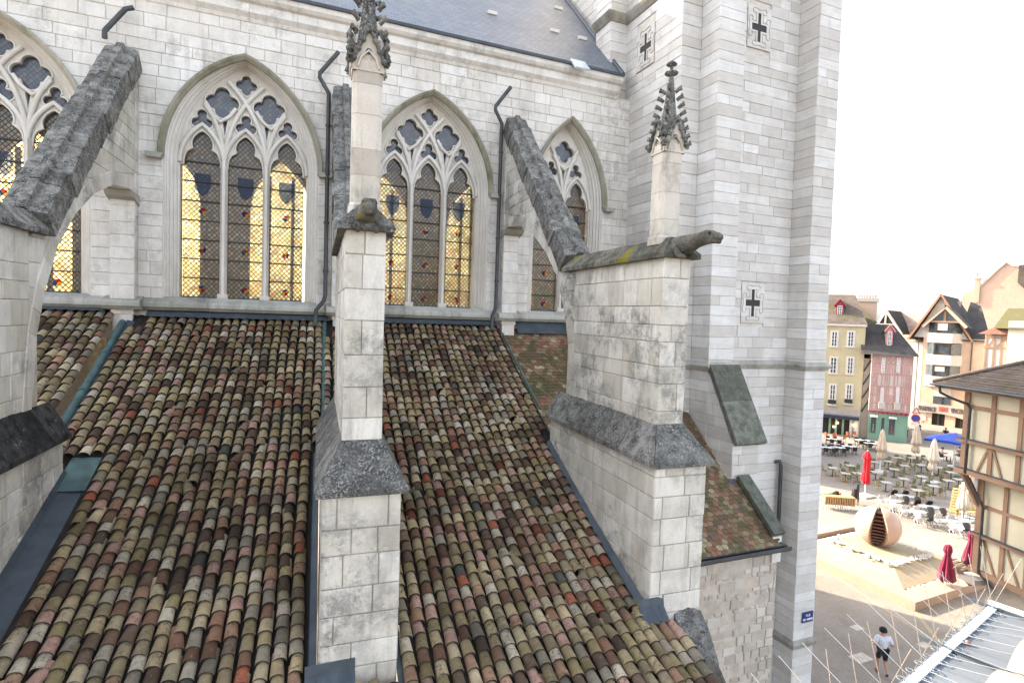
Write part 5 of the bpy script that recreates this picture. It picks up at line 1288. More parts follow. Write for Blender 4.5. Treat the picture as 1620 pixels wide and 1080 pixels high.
m = MB(); z_ = FD.px(1570, 527)[1]; m.add([FD.P(d0-.6, z_-.1, .5), FD.P(dm, z_-.1, .5), FD.P(dm, z_+1.1, -.4), FD.P(d0+1.4, z_+1.1, -.4)], [(0, 1, 2, 3)]); m.build('pent_roof', M['r_red'], hd_)

# ------------------------------------------------------------------ cream jettied house at the right
uc = Vector((-.247, -.97, 0)).normalized(); C0 = Vector((27.2, 13.75, 0)); FC = Facade(C0, uc)
FC.n = Vector((-uc.y, uc.x, 0)).normalized()*1
if FC.n.x > 0: FC.n = -FC.n
FU = Facade(C0+FC.n*.45-FC.u*.45, uc); FU.n = FC.n
hc = thing('jettied_timber_house', 'cream half-timbered house with brown beams, brackets and a dark downpipe at the street corner', 'house', C0+Vector((3, -2, 0)))
zE = FU.px(1560, 622)[1]; zS = FU.px(1536, 697)[1]; zJ = FU.px(1536, 748)[1]; zR2 = FC.px(1570, 853)[1]; zJ2 = FC.px(1567, 912)[1]; zM = FU.px(1570, 649)[1]
FU.box(0, 7, zJ, zE+.3, -5, 0, 'upper_wall', M['cream'], hc); FC.box(0, 7, zJ2, zJ, -5, 0, 'middle_wall', M['cream'], hc); FC.box(.35, 7, 0, zJ2, -5, -.35, 'ground_wall', M['rubble'], hc)
def cpost(F, x, y, z0, z1, w=.17): a = F.px(x, y)[0]; F.box(max(0, a-w/2), a+w/2, z0, z1, .003, .05, 'post', M['timber'], hc); return a
FU.box(-.02, .22, zJ, zE+.2, -.2, .055, 'corner_post', M['timber'], hc); FC.box(-.02, .24, zJ2, zJ, -.2, .055, 'corner_post', M['timber'], hc)
A = [cpost(FU, 1572, 660, zJ, zE+.2), cpost(FU, 1617, 660, zJ, zE+.2)]; A += [A[-1]+.95, A[-1]+1.9]
for a in A[2:]: FU.box(a-.085, a+.085, zJ, zE+.2, .003, .05, 'post', M['timber'], hc)
FU.box(.22, 7, zM-.08, zM+.08, .003, .048, 'rail', M['timber'], hc); FU.box(-.15, 7, zS-.10, zS+.04, .003, .16, 'sill_rail', M['timber'], hc); FU.box(-.18, 7, zS+.04, zS+.075, .003, .19, 'sill_flashing', M['zinc'], hc)
FU.box(-.2, 7, zJ-.10, zJ+.12, -.3, .12, 'jetty_beam', M['timber'], hc); FU.box(-.22, 7, zJ+.12, zJ+.15, .0, .15, 'beam_flashing', M['zinc'], hc)
xs = [.22]+A
for i in range(len(xs)-1):
    a, b = xs[i]+.09, xs[i+1]-.09; c = (a+b)/2
    FU.bar((a if i % 2 else a+.02, zS-.12), (c-.05, zJ+.16), .085, .003, .042, 'brace', M['timber'], hc) if i % 2 else FU.bar((b, zS-.12), (c, zJ+.16), .085, .003, .042, 'brace', M['timber'], hc)
zm2 = FC.px(1590, 812)[1]
FC.box(.24, 7, zm2-.07, zm2+.07, .003, .048, 'rail', M['timber'], hc); FC.box(-.12, 7, zR2-.10, zR2+.03, .003, .15, 'sill_rail', M['timber'], hc); FC.box(-.14, 7, zR2+.03, zR2+.06, .003, .18, 'sill_flashing', M['zinc'], hc)
FC.box(-.15, 7, zJ2-.12, zJ2+.1, -.3, .10, 'jetty_beam', M['timber'], hc)
for a in (1.15, 2.1, 3.05): FC.box(a-.085, a+.085, zJ2, zJ, .003, .05, 'post', M['timber'], hc)
for a in (.35, 1.3, 2.25): FC.bar((a, zR2-.12), (a+.55, zJ2+.12), .085, .003, .042, 'brace', M['timber'], hc)
# corner brackets under the jetties
for F_, zt_, L, dd in ((FC, zJ-.1, 1.25, .45), (FC, zJ2-.12, .6, .3)):
    p = F_.P(0, zt_-L, .02); q = F_.P(-.42, zt_, .42)
    MB().tube([p, p.lerp(q, .5)+ZV*.02, q], .10, 6, smooth=False).build('bracket', M['timber'], hc)
MB().obox(FC.P(-.35, zJ2-.55, -.5), FC.u, FC.n, ZV, .75, .85, .22).build('bracket_stone', M['rubble'], hc)
# roof with tile courses and hip
zo = FU.px(1494, 599)[1]; a_l = FU.px(1500, 600)[0]-.35
RL = []
eav = lambda a, t, h: FU.P(a, zE+.15+h*3.2, .55-t)
nrow = 26
for k in range(nrow):
    t0, t1 = k/nrow, (k+1)/nrow+.02; up0, up1 = t0*4.4, t1*4.4
    l0, l1 = -1.0+t0*4.6, -1.0+t1*4.6
    m = MB(); th = .04
    P0 = [FU.P(l0, zE+.2+t0*2.35, .65-up0), FU.P(8, zE+.2+t0*2.35, .65-up0), FU.P(8, zE+.2+t1*2.35-.02, .65-up1), FU.P(l1, zE+.2+t1*2.35-.02, .65-up1)]
    m.add([p+ZV*th*(1 if i < 2 else 0) for i, p in enumerate(P0)]+[P0[0], P0[1]], [(0, 1, 2, 3), (4, 5, 1, 0)])
    m.build('tile_course', M['r_moss'] if k < 0 else M['r_brown'], hc)
MB().tube([FU.P(-1.0+4.6*q/10, zE+.25+2.35*q/10, .65-4.4*q/10) for q in range(11)], .10, 6).build('hip_tiles', M['r_brown'], hc)
m = MB(); m.add([FU.P(-1.0, zE+.2, .65), FU.P(-1.0, zE+.2, -6), FU.P(3.6, zE+2.5, -3.7)], [(0, 1, 2)]); m.build('hip_end', M['r_brown'], hc)
FU.box(-.9, 8, zE+.02, zE+.14, -.1, .62, 'soffit', M['timber'], hc)
MB().tube([FU.P(-1.05, zE+.16, .72), FU.P(8, zE+.12, .72)], .07, 8).build('gutter', M['pipe'], hc)
dpp = [FU.P(-.62, zE+.10, .70), FU.P(-.58, zE-.18, .66), FU.P(-.30, zE-.38, .40), FU.P(.20, zE-.55, .14), FU.P(.32, zE-.75, .12), FU.P(.30, zJ+.0, .12), FC.P(-.10, zJ-.25, .40), FC.P(.34, zJ-1.35, .12), FC.P(.34, zJ2, .12), FC.P(.9, zJ2-.45, .0)]
MB().tube(dpp, .055, 8).build('downpipe', M['pipe'], hc)
# unseen house added behind the tower to throw shade over the terrace
hn = thing('added_shade_house', 'tall unseen house added behind the cathedral tower to shade the terrace', 'house', (38, 50, 0))
MB().box(31, 47, 45, 55, 0, 15).build('wall', M['white_r'], hn); MB().add([(30.6, 44.6, 14.8), (47.4, 44.6, 14.8), (47.4, 50, 20), (30.6, 50, 20), (30.6, 55.4, 14.8), (47.4, 55.4, 14.8)], [(0, 1, 2, 3), (3, 2, 5, 4)]).build('roof', M['r_brown'], hn)
# low hills closing the view
hl_ = MB(); nh = 40
hl_.loft([[Vector((700*math.cos(a), 700*math.sin(a), 0)) for a in [R(-30)+R(150)*k/nh for k in range(nh+1)]], [Vector((760*math.cos(a), 760*math.sin(a), 9+4*math.sin(a*9))) for a in [R(-30)+R(150)*k/nh for k in range(nh+1)]], [Vector((1100*math.cos(a), 1100*math.sin(a), 0)) for a in [R(-30)+R(150)*k/nh for k in range(nh+1)]]], closed=False, caps=False, smooth=True)
hl_ = hl_.build('hills', M['r_moss']); tag(hl_, 'low distant hills', kind='structure')
# ================================================================== FOUNTAIN
M['basin'] = wall_mat('pink_basin_stone', (.36, .255, .195), .1, .6, .15); M['slab'] = wall_mat('yellow_stone_slab', (.33, .27, .18), .1, .6, .15); M['ballstone'] = wall_mat('pink_granite_ball', (.42, .30, .235), .08, .35, .1)
M['ribs'] = plain('rust_brown_ribs', (.10, .045, .03), .6, var=.3); M['pebble'] = plain('white_pebbles', (.5, .48, .45), .8, var=.1); M['water'] = plain('shallow_water', (.035, .032, .02), .05, 0, .8, .2, 2)
fc = Vector((30.55, 19.85, 0)); fa = R(3)
ft = thing('fountain', 'square stone fountain with a split granite ball on a low paved pyramid', 'fountain', fc)
fu, fv = Vector((math.cos(fa), math.sin(fa), 0)), Vector((-math.sin(fa), math.cos(fa), 0))
FPt = lambda a, b, z: fc+fu*a+fv*b+ZV*z
S = 4.0
for a0, a1, b0, b1 in ((-S, S, -S, -S+.85), (-S, S, S-.85, S), (-S, -S+.85, -S+.852, S-.852), (S-.85, S, -S+.852, S-.852)):
    MB().obox(FPt(a0, b0, 0), fu, fv, ZV, a1-a0, b1-b0, .42).build('rim', M['basin'], ft)
MB().obox(FPt(-S+.8, -S+.8, .0), fu, fv, ZV, 2*S-1.6, 2*S-1.6, .16).build('water', M['water'], ft)
I, T, zb0, zt0 = S-1.15, 1.55, .28, .78
cor = [(-1, -1), (1, -1), (1, 1), (-1, 1)]
for k in range(4):
    (a, b), (c, d) = cor[k], cor[(k+1) % 4]
    m = MB(); m.add([FPt(a*I, b*I, zb0), FPt(c*I, d*I, zb0), FPt(c*T, d*T, zt0), FPt(a*T, b*T, zt0), FPt(a*I, b*I, 0), FPt(c*I, d*I, 0)], [(0, 1, 2, 3), (4, 5, 1, 0)]); m.build('pyramid_slab', M['slab'], ft)
MB().obox(FPt(-T, -T, .5), fu, fv, ZV, 2*T, 2*T, .30).build('plinth', M['slab'], ft)
rp2 = random.Random(17); m = MB()
for k in range(420):
    e_ = rp2.random()
    if k < 260:
        q = rp2.uniform(-1.7, 1.7); s_ = rp2.choice([(q, -1.65), (q, 1.65), (-1.65, q), (1.65, q)]); a, b = s_[0]+rp2.gauss(0, .12), s_[1]+rp2.gauss(0, .12); z = .76
    else: a = rp2.uniform(-I, I); b = -I-.18+rp2.gauss(0, .05); z = .2
    r = rp2.uniform(.07, .14); c = FPt(a, b, z+r*.4)
    m.add([c+Vector((r*x, r*y, r*.8*z_)) for x, y, z_ in ((1, 0, 0), (-1, 0, 0), (0, 1, 0), (0, -1, 0), (0, 0, 1), (0, 0, -1))], [(0, 2, 4), (2, 1, 4), (1, 3, 4), (3, 0, 4), (2, 0, 5), (1, 2, 5), (3, 1, 5), (0, 3, 5)])
m.build('pebbles', M['pebble'], ft, 'stuff')
for k in range(5): MB().obox(FPt(1.9+.02*k, -2.3-.2*k, .60-.085*k), fu, fv, ZV, 1.0, .13, .08).build('step_slat', M['slab'], ft)
# split ball
bc = Vector((30.75, 20.2, .74)); br = 1.07; vc = math.atan2(-bc.y, -bc.x)+.06
ball = thing('split_ball', 'pink granite ball split open like a fruit with brown ribs inside, on the fountain', 'sculpture', bc)
for sgn, tl in ((1, .045), (-1, -.04)):
    m = MB(); nl, nb = 18, 16; rows = []
    for j in range(nb+1):
        th = math.pi*j/nb; row = []
        wdg = .15+.42*(th/math.pi)**1.1
        for i in range(nl+1):
            a = vc+sgn*(wdg+(math.pi-wdg)*i/nl); row.append(Vector((br*math.sin(th)*math.cos(a), br*math.sin(th)*math.sin(a), br*math.cos(th))))
        rows.append(row)
    m.loft(rows, closed=False, caps=False, smooth=True)
    ins = [[r_[0], r_[0]*.62+Vector((0, 0, r_[0].z*.38))*0] for r_ in rows]; ins = [[r_[0], Vector((r_[0].x*.45, r_[0].y*.45, r_[0].z))] for r_ in rows]; m.loft(ins, closed=False, caps=False)
    sh = Vector((-math.sin(vc), math.cos(vc), 0))*sgn*.07
    m.v = [v+bc+ZV*(br+.02)+sh for v in m.v]; m.build('half_ball', M['ballstone'], ball)
m = MB(); inner = []
for k in range(11):
    z = -br*.80+k*.185; r = math.sqrt(max(.05, br*br-z*z))*.80
    if z > br*.85: break
    dirv = Vector((math.cos(vc), math.sin(vc), 0)); sd = Vector((-dirv.y, dirv.x, 0)); c = bc+ZV*(br+.02+z)
    MB().obox(c-sd*.34-dirv*.2, sd, dirv, ZV, .68, r+.1, .08).build('rib', M['ribs'], ball)
dirv = Vector((math.cos(vc), math.sin(vc), 0)); sd = Vector((-dirv.y, dirv.x, 0))
MB().obox(bc-sd*.40-dirv*.1+ZV*.30, sd, dirv, ZV, .66, .45, 1.65).build('core', M['dark'], ball)
# kerb strip in the paving
for p, q in (((1310, 905), (1470, 1010)), ((1440, 960), (1530, 1075))):
    A_, B_ = at_z(*p), at_z(*q); d = (B_-A_).normalized(); nn = Vector((-d.y, d.x, 0))
    k = MB().obox(A_+ZV*.0, d, nn, ZV, (B_-A_).length, .16, .004).build('paving_band', M['slab']); tag(k, 'pale stone band in the paving', kind='structure')
# ================================================================== PARASOLS
def fabric(name, c):
    m = Mat(name, .85, .1); m.b.inputs['Sheen Weight'].default_value = .2
    m.color(m.mix(m.ramp([(.3, g3(0)), (.7, g3(1))], m.noise((9, 9, 1.5), 4)), tuple(x*.8 for x in c), tuple(min(1, x*1.12) for x in c))); return m.m
M['f_beige'] = fabric('beige_canvas', (.58, .46, .34)); M['f_red'] = fabric('red_canvas', (.55, .02, .03)); M['f_burg'] = fabric('burgundy_canvas', (.17, .018, .05)); M['f_blue'] = fabric('blue_canvas', (.02, .06, .33)); M['f_white'] = fabric('cream_canvas', (.66, .56, .45))
M['pole'] = plain('white_pole', (.62, .60, .58), .5); M['plate'] = plain('stone_base', (.55, .53, .50), .8)
def closed_parasol(p, h, label, mat, style, group, seed):
    rnd = random.Random(seed); p = Vector(p)
    t = thing('closed_parasol', label, 'parasol', p, group)
    MB().tube([p, p+ZV*(h-.1)], .045, 8).build('pole', M['pole'], t)
    MB().box(p.x-.55, p.x+.55, p.y-.45, p.y+.45, .006, .12).build('base', M['plate'], t)
    if style == 'tier': prof = [(.02, h), (.10, h-.04), (.17, h-.35), (.25, h-.9), (.34, h-1.55), (.40, h-1.85), (.22, h-1.84), (.24, h-2.2), (.30, h-2.6), (.12, h-2.66)]
    elif style == 'tied': prof = [(.02, h), (.10, h-.03), (.26, h-.45), (.29, h-.55), (.20, h-.60), (.21, h-1.2), (.17, h-1.6), (.20, h-1.7), (.27, h-2.2), (.25, h-2.45), (.1, h-2.5)]
    else: prof = [(.02, h), (.12, h-.06), (.17, h-.3), (.11, h-.5), (.13, h-.62), (.24, h-1.2), (.34, h-1.75), (.22, h-1.72)]
    n = 40; rings = []; ph = rnd.random()*6
    for k, (r, z) in enumerate(prof):
        row = []
        for i in range(n):
            a = 2*math.pi*i/n; f = 1+.20*math.cos(8*a+ph)+.07*math.cos(5*a+k); dz = (.09*math.cos(8*a+ph+.5)+.05*math.cos(3*a)) if k >= len(prof)-4 and r > .15 else 0
            row.append(p+Vector((r*f*math.cos(a), r*f*math.sin(a), z+dz)))
        rings.append(row)
    MB().loft(rings, True, True, True).build('canopy', mat, t)
    MB().tube([p+Vector((.02, 0, h-1.65 if style == 'tied' else h-.5)), p+Vector((.02, 0, (h-1.6 if style == 'tied' else h-.45)))], .21 if style == 'tied' else .15, 10).build('tie', mat, t)
    MB().lathe([(.0, 0), (.05, .02), (.04, .07), (0, .09)], p+ZV*h, 6).build('finial', M['pole'], t)
    return t
GP = 'closed parasols on the square'
closed_parasol(at_z(1368, 785), 3.5, 'bright red closed parasol on a white slab base', M['f_red'], 'tied', GP, 1)
closed_parasol(at_z(1392, 746), 3.8, 'beige closed parasol standing before the green shopfront of the pink house', M['f_beige'], 'tier', GP, 2)
closed_parasol(at_z(1447, 736), 3.9, 'beige closed parasol standing below the round traffic sign', M['f_beige'], 'tier', GP, 3)
closed_parasol(at_z(1474, 763), 3.7, 'sunlit cream closed parasol beside the blue open parasol', M['f_white'], 'tier', GP, 4)
closed_parasol(at_z(1521, 836), 3.1, 'bright cream closed parasol in front of the stacked golden chairs', M['f_white'], 'plain', GP, 5)
closed_parasol(at_z(1531, 822), 3.3, 'taller beige closed parasol beside the bracket of the jettied house', M['f_beige'], 'tier', GP, 6)
closed_parasol(at_z(1495, 938), 2.45, 'burgundy closed parasol by the fountain rim, farther from the jettied house', M['f_burg'], 'plain', GP, 7)
closed_parasol(at_z(1533, 911), 2.45, 'burgundy closed parasol by the fountain rim, nearer the jettied house', M['f_burg'], 'plain', GP, 8)
# open blue parasol
pb = at_z(1508, 738); bt = thing('open_parasol', 'large blue open parasol shading people at a table', 'parasol', pb)
MB().tube([pb, pb+ZV*3.0], .05, 8).build('pole', M['pole'], bt); MB().lathe([(.45, 0), (.45, .08), (.1, .12)], pb+ZV*.006, 12).build('base', M['plate'], bt)
m = MB(); c4 = [pb+Vector((2.7*math.cos(a), 2.7*math.sin(a), 2.55)) for a in (R(150), R(240), R(330), R(60))]; ap = pb+ZV*3.25
for i in range(4):
    a, b = c4[i], c4[(i+1) % 4]; mid = (a+b)/2-ZV*.0; m.add([a, mid+ZV*.12, ap], [(0, 1, 2)]); m.add([mid+ZV*.12, b, ap], [(0, 1, 2)]); m.add([a, mid+ZV*.12, mid-ZV*.10, a-ZV*.2], [(0, 1, 2, 3)]); m.add([mid+ZV*.12, b, b-ZV*.2, mid-ZV*.10], [(0, 1, 2, 3)])
m.build('canopy', M['f_blue'], bt)
for q in c4: MB().tube([ap-ZV*.08, q-ZV*.05], .02, 5).build('rib', M['pole'], bt)
# ================================================================== TERRACE FURNITURE
M['tabletop'] = plain('grey_table_top', (.40, .36, .33), .4, var=.08); M['wtop'] = plain('white_table_top', (.66, .66, .68), .35, var=.04); M['steel'] = plain('dark_steel', (.05, .045, .042), .5, .5)
def wov():
    m = Mat('green_cream_weave', .8, .3); ck = m.voro(16, out='Color'); r = m.noise(24, 2)
    m.color(m.mix(m.ramp([(.48, g3(0)), (.58, g3(1))], r), (.05, .085, .03), (.30, .28, .17))); return m.m
M['weave'] = wov(); M['wpaint'] = plain('white_lacquer', (.70, .66, .64), .4, var=.04); M['gold'] = plain('golden_wicker', (.42, .30, .10), .6, var=.3, sc=20); M['orange'] = plain('orange_shell', (.50, .13, .05), .5); M['wood'] = plain('light_wood', (.42, .25, .11), .6, var=.25, sc=9)
def table(loc, top, label, group, sx=.62, sy=.62, rz=.6, single=True):
    t = thing('cafe_table', label, 'table', loc, group, 0)
    MB().box(-sx/2, sx/2, -sy/2, sy/2, .72, .75).build('tabletop', top, None).parent = t
    if single:
        MB().tube([(0, 0, .03), (0, 0, .72)], .035, 6).build('leg', M['steel'], None).parent = t
        MB().box(-.22, .22, -.03, .03, .006, .04).box(-.03, .03, -.22, .22, .0065, .0405).build('foot', M['steel'], None).parent = t
    else:
        for a in (-1, 1):
            for b in (-1, 1): MB().tube([(a*(sx/2-.05), b*(sy/2-.05), .0), (a*(sx/2-.05), b*(sy/2-.05), .72)], .02, 5).build('leg', M['steel'], None).parent = t
    t.rotation_euler.z = rz; return t
def chair(seat, frame, label, group, arms=False, shell=False):
    t = thing('cafe_chair', label, 'chair', (0, 0, 0), group)
    def add(m, n, mt): m.build(n, mt, None).parent = t
    add(MB().lathe([(.0, .43), (.20, .43), (.22, .45), (.20, .47), (0, .475)], (0, 0, 0), 10), 'seat', seat)
    bp = []
    for z, r, w in ((.47, .20, .9), (.60, .22, 1.0), (.74, .235, 1.05), (.86, .235, .85)):
        bp.append([Vector((r*math.sin(a), -r*math.cos(a)*1.05, z)) for a in [-w+2*w*i/6 for i in range(7)]])
    m = MB(); m.loft(bp, closed=False, caps=False, smooth=True); m.loft([[p*.93+ZV*p.z*.07 for p in r_] for r_ in bp], closed=False, caps=False, smooth=True); add(m, 'backrest', seat)
    for a in (-1, 1):
        add(MB().tube([(a*.20, .19, 0), (a*.16, .16, .44)], .016, 5), 'leg', frame)
        add(MB().tube([(a*.20, -.22, 0), (a*.17, -.17, .44), (a*.19, -.19, .86)], .016, 5), 'leg', frame)
    return t
GC = 'green woven chairs on the terrace'; GT = 'grey tables on the terrace'
feet = [(1317, 753), (1344, 749), (1356, 762), (1385, 760), (1383, 743), (1401, 777), (1414, 755), (1429, 771), (1420, 736), (1430, 749), (1440, 736), (1457, 767), (1457, 748), (1504, 760), (1516, 772), (1500, 774), (1476, 783), (1522, 755), (1450, 790), (1484, 752), (1337, 762), (1467, 737), (1405, 742)]
LM = [(at_z(1368, 785), 'the red parasol'), (at_z(1392, 746), 'the beige parasol facing the shopfront'), (at_z(1447, 736), 'the beige parasol under the sign'), (at_z(1474, 763), 'the sunlit cream parasol'), (at_z(1512, 815), 'the stacked golden chairs'), (at_z(1508, 738), 'the blue open parasol'), (at_z(1318, 730), 'the tower corner')]
def near(p): return min(LM, key=lambda q: (q[0]-p).length)[1]
rc = random.Random(77); gch = chair(M['weave'], M['wood'], 'green and cream woven bistro chair drawn up to a grey terrace table', GC); first = True
for i, f in enumerate(feet):
    p = at_z(*f); a0 = R(-37)+rc.gauss(0, .06)
    nm = near(p); table(p, M['tabletop'], 'small grey pedestal table nearest to '+nm, GT, .68, .68, a0)
    for k in range(rc.choice([2, 3, 4, 4])):
        q = a0+k*math.pi/2+rc.gauss(0, .12); r = rc.uniform(.58, .72)
        o = gch if first else copy_tree(gch); first = False; o['label'] = 'green woven chair at a table nearest to '+nm
        o.location = p+Vector((r*math.cos(q), r*math.sin(q), 0)); o.rotation_euler.z = q+math.pi/2+rc.gauss(0, .15)
# white-topped tables of the restaurant
GW = 'white-topped restaurant tables'; bch = chair(M['steel'], M['steel'], 'black chair drawn up to a white-topped restaurant table', 'black restaurant chairs'); first = True
for i, f in enumerate([(1325, 719), (1342, 717), (1309, 719), (1364, 707), (1378, 712), (1318, 705)]):
    p = at_z(*f); a0 = R(-37); table(p, M['wtop'], 'white-topped black table outside the dark green restaurant front', GW, 1.3, .75, a0, False)
    for dx, dy in ((-.35, .6), (.35, .6), (-.35, -.6), (.35, -.6)):
        o = bch if first else copy_tree(bch); first = False
        o.location = p+Vector((dx*math.cos(a0)-dy*math.sin(a0), dx*math.sin(a0)+dy*math.cos(a0), 0)); o.rotation_euler.z = a0+(math.pi if dy > 0 else 0)
och = chair(M['orange'], M['steel'], 'orange chair against the restaurant front of the yellow house', 'orange restaurant chairs'); first = True
for f in ((1320, 697), (1341, 694), (1352, 694), (1308, 695), (1333, 700)):
    o = och if first else copy_tree(och); first = False; o.location = at_z(*f); o.rotation_euler.z = rc.uniform(0, 6)
# dining tables with tipped white and black chairs
wch = chair(M['wpaint'], M['wpaint'], 'white metal chair tipped to lean on a slate-grey table', 'white chairs leaning on tables'); kch = chair(M['steel'], M['steel'], 'black metal chair tipped to lean on a slate-grey table', 'black chairs leaning on tables'); f1 = f2 = True
M['slate_top'] = plain('slate_grey_top', (.18, .20, .23), .4)
for f, wh in (((1412, 808), 1), ((1450, 826), 1), ((1470, 818), 0), ((1505, 842), 1), ((1432, 800), 0)):
    p = at_z(*f); a0 = R(-30); table(p, M['slate_top'], 'slate-grey dining table with chairs tipped against it', 'slate-grey tables near the fountain', 1.2, .75, a0, True)
    for k in range(4):
        white = wh and k != 1
        src = wch if white else kch
        if white: o = src if f1 else copy_tree(src); f1 = False
        else: o = src if f2 else copy_tree(src); f2 = False
        q = a0+(-math.pi/2 if k < 2 else math.pi/2); off = .38*(1 if k % 2 else -1)
        c = p+Vector((math.cos(a0)*off, math.sin(a0)*off, 0))+Vector((math.cos(q), math.sin(q), 0))*1.05
        o.location = c+ZV*.13; o.rotation_euler = (R(-38), 0, q-math.pi/2+math.pi) if True else None
# stacked golden chairs
def gold_chair():
    t = thing('wicker_chair', 'golden wicker chair in a tall leaning stack behind the cream parasol', 'chair', (0, 0, 0), 'stacked golden chairs')
    def add(m, n): m.build(n, M['gold'], None).parent = t
    m = MB(); m.loft([[Vector((-.24, .22, .42)), Vector((.24, .22, .42))], [Vector((-.24, -.1, .41)), Vector((.24, -.1, .41))], [Vector((-.23, -.24, .44)), Vector((.23, -.24, .44))]], closed=False, caps=False); add(m, 'seat')
    m = MB(); m.loft([[Vector((.26*math.sin(a), -.26*math.cos(a), .5)) for a in [-1.2+.4*i for i in range(7)]], [Vector((.28*math.sin(a), -.30*math.cos(a), .62)) for a in [-1.2+.4*i for i in range(7)]]], closed=False, caps=False); add(m, 'backrest')
    for a in (-1, 1):
        for b in (-1, 1): add(MB().tube([(a*.23, b*.22, 0), (a*.22, b*.2, .42)], .02, 5), 'leg')
    return t
g0 = gold_chair(); first = True
for f, n, where in (((1508, 818), 9, 'farthest from the jettied house'), ((1518, 813), 9, 'just behind the bright cream parasol'), ((1546, 812), 7, 'behind the bracket of the jettied house')):
    p = at_z(*f)
    for k in range(n):
        o = g0 if first else copy_tree(g0); first = False; o['label'] = 'golden wicker chair, %s of the stack %s' % ('topmost' if k == n-1 else ('lowest' if k == 0 else 'in the middle'), where)
        o.location = p+Vector((.008*k, -.012*k, .20*k)); o.rotation_euler.z = R(35)
table(at_z(1545, 826), M['gold'], 'low yellow-topped table beside the stacked golden chairs', 'yellow-topped tables', 1.3, .8, R(-35), False)
# folded wooden chairs in a row
p0_, p1_ = at_z(1302, 803), at_z(1345, 806); d = (p1_-p0_).normalized(); nn = Vector((-d.y, d.x, 0))
def folded():
    t = thing('folded_chair', 'folded wooden chair in the upright row beside the red parasol', 'chair', (0, 0, 0), 'row of folded chairs')
    MB().box(-.05, .05, -.24, .24, .34, .92).build('slatted_seat', M['wood'], None).parent = t
    for a in (-1, 1): MB().tube([(0, a*.2, 0), (0, a*.2, .5)], .018, 5).build('leg', M['wpaint'], None).parent = t
    return t
fo0 = folded()
for k in range(13):
    o = fo0 if k == 0 else copy_tree(fo0); o.location = p0_+d*(.16*k+.05); o.rotation_euler.z = math.atan2(d.y, d.x)
kst = at_z(1352, 797)
bs0 = copy_tree(bch); bs0['label'] = 'black chair stacked beside the red parasol'; bs0['group'] = 'stacked black chairs'
for k in range(7):
    o = bs0 if k == 0 else copy_tree(bs0); o.location = kst+ZV*(.11*k); o.rotation_euler.z = .4
for k in range(4):
    o = copy_tree(bs0); o['label'] = 'black chair lying on the row of folded wooden chairs'; o['group'] = 'black chairs on the folded row'; o.location = at_z(1306+k*11, 800)+nn*.9+ZV*.35; o.rotation_euler = (1.2, .2*k, k*.9)
# traffic sign
ps = at_z(1446, 700); sgn = thing('traffic_sign', 'red and white triangular sign above a round blue sign on a pole', 'sign', ps)
dv = Vector((-ps.x, -ps.y, 0)).normalized(); su = Vector((-dv.y, dv.x, 0)); 
if su.dot(CMT @ Vector((1, 0, 0))) < 0: su = -su
zc_ = at_plane(1446, 660, ps, dv).z
MB().tube([ps, ps+ZV*(zc_+1.2)], .05, 6).build('pole', M['pole'], sgn)
def disc(c, r, n, rot, d, mat, nm): MB().prism([c+dv*d+(su*math.cos(rot+2*math.pi*k/n)+ZV*math.sin(rot+2*math.pi*k/n))*r for k in range(n)], dv*.03).build(nm, mat, sgn)
M['sign_red'] = plain('sign_red', (.55, .03, .03), .4); M['sign_blue'] = plain('sign_blue', (.03, .08, .4), .4)
disc(ps+ZV*(zc_+.72), .50, 3, math.pi/2, .06, M['sign_red'], 'triangle'); disc(ps+ZV*(zc_+.72), .32, 3, math.pi/2, .095, M['frame'], 'triangle_field')
disc(ps+ZV*(zc_-.05), .44, 20, 0, .06, M['sign_red'], 'round_sign'); disc(ps+ZV*(zc_-.05), .33, 20, 0, .095, M['sign_blue'], 'round_field')
MB().obox(ps+ZV*(zc_-.85)+dv*.06-su*.35, su, dv, ZV, .7, .03, .28).build('plate', M['frame'], sgn); MB().obox(ps+ZV*(zc_-2.1)+dv*.06-su*.25, su, dv, ZV, .6, .03, .7).build('plate', M['surround'], sgn)
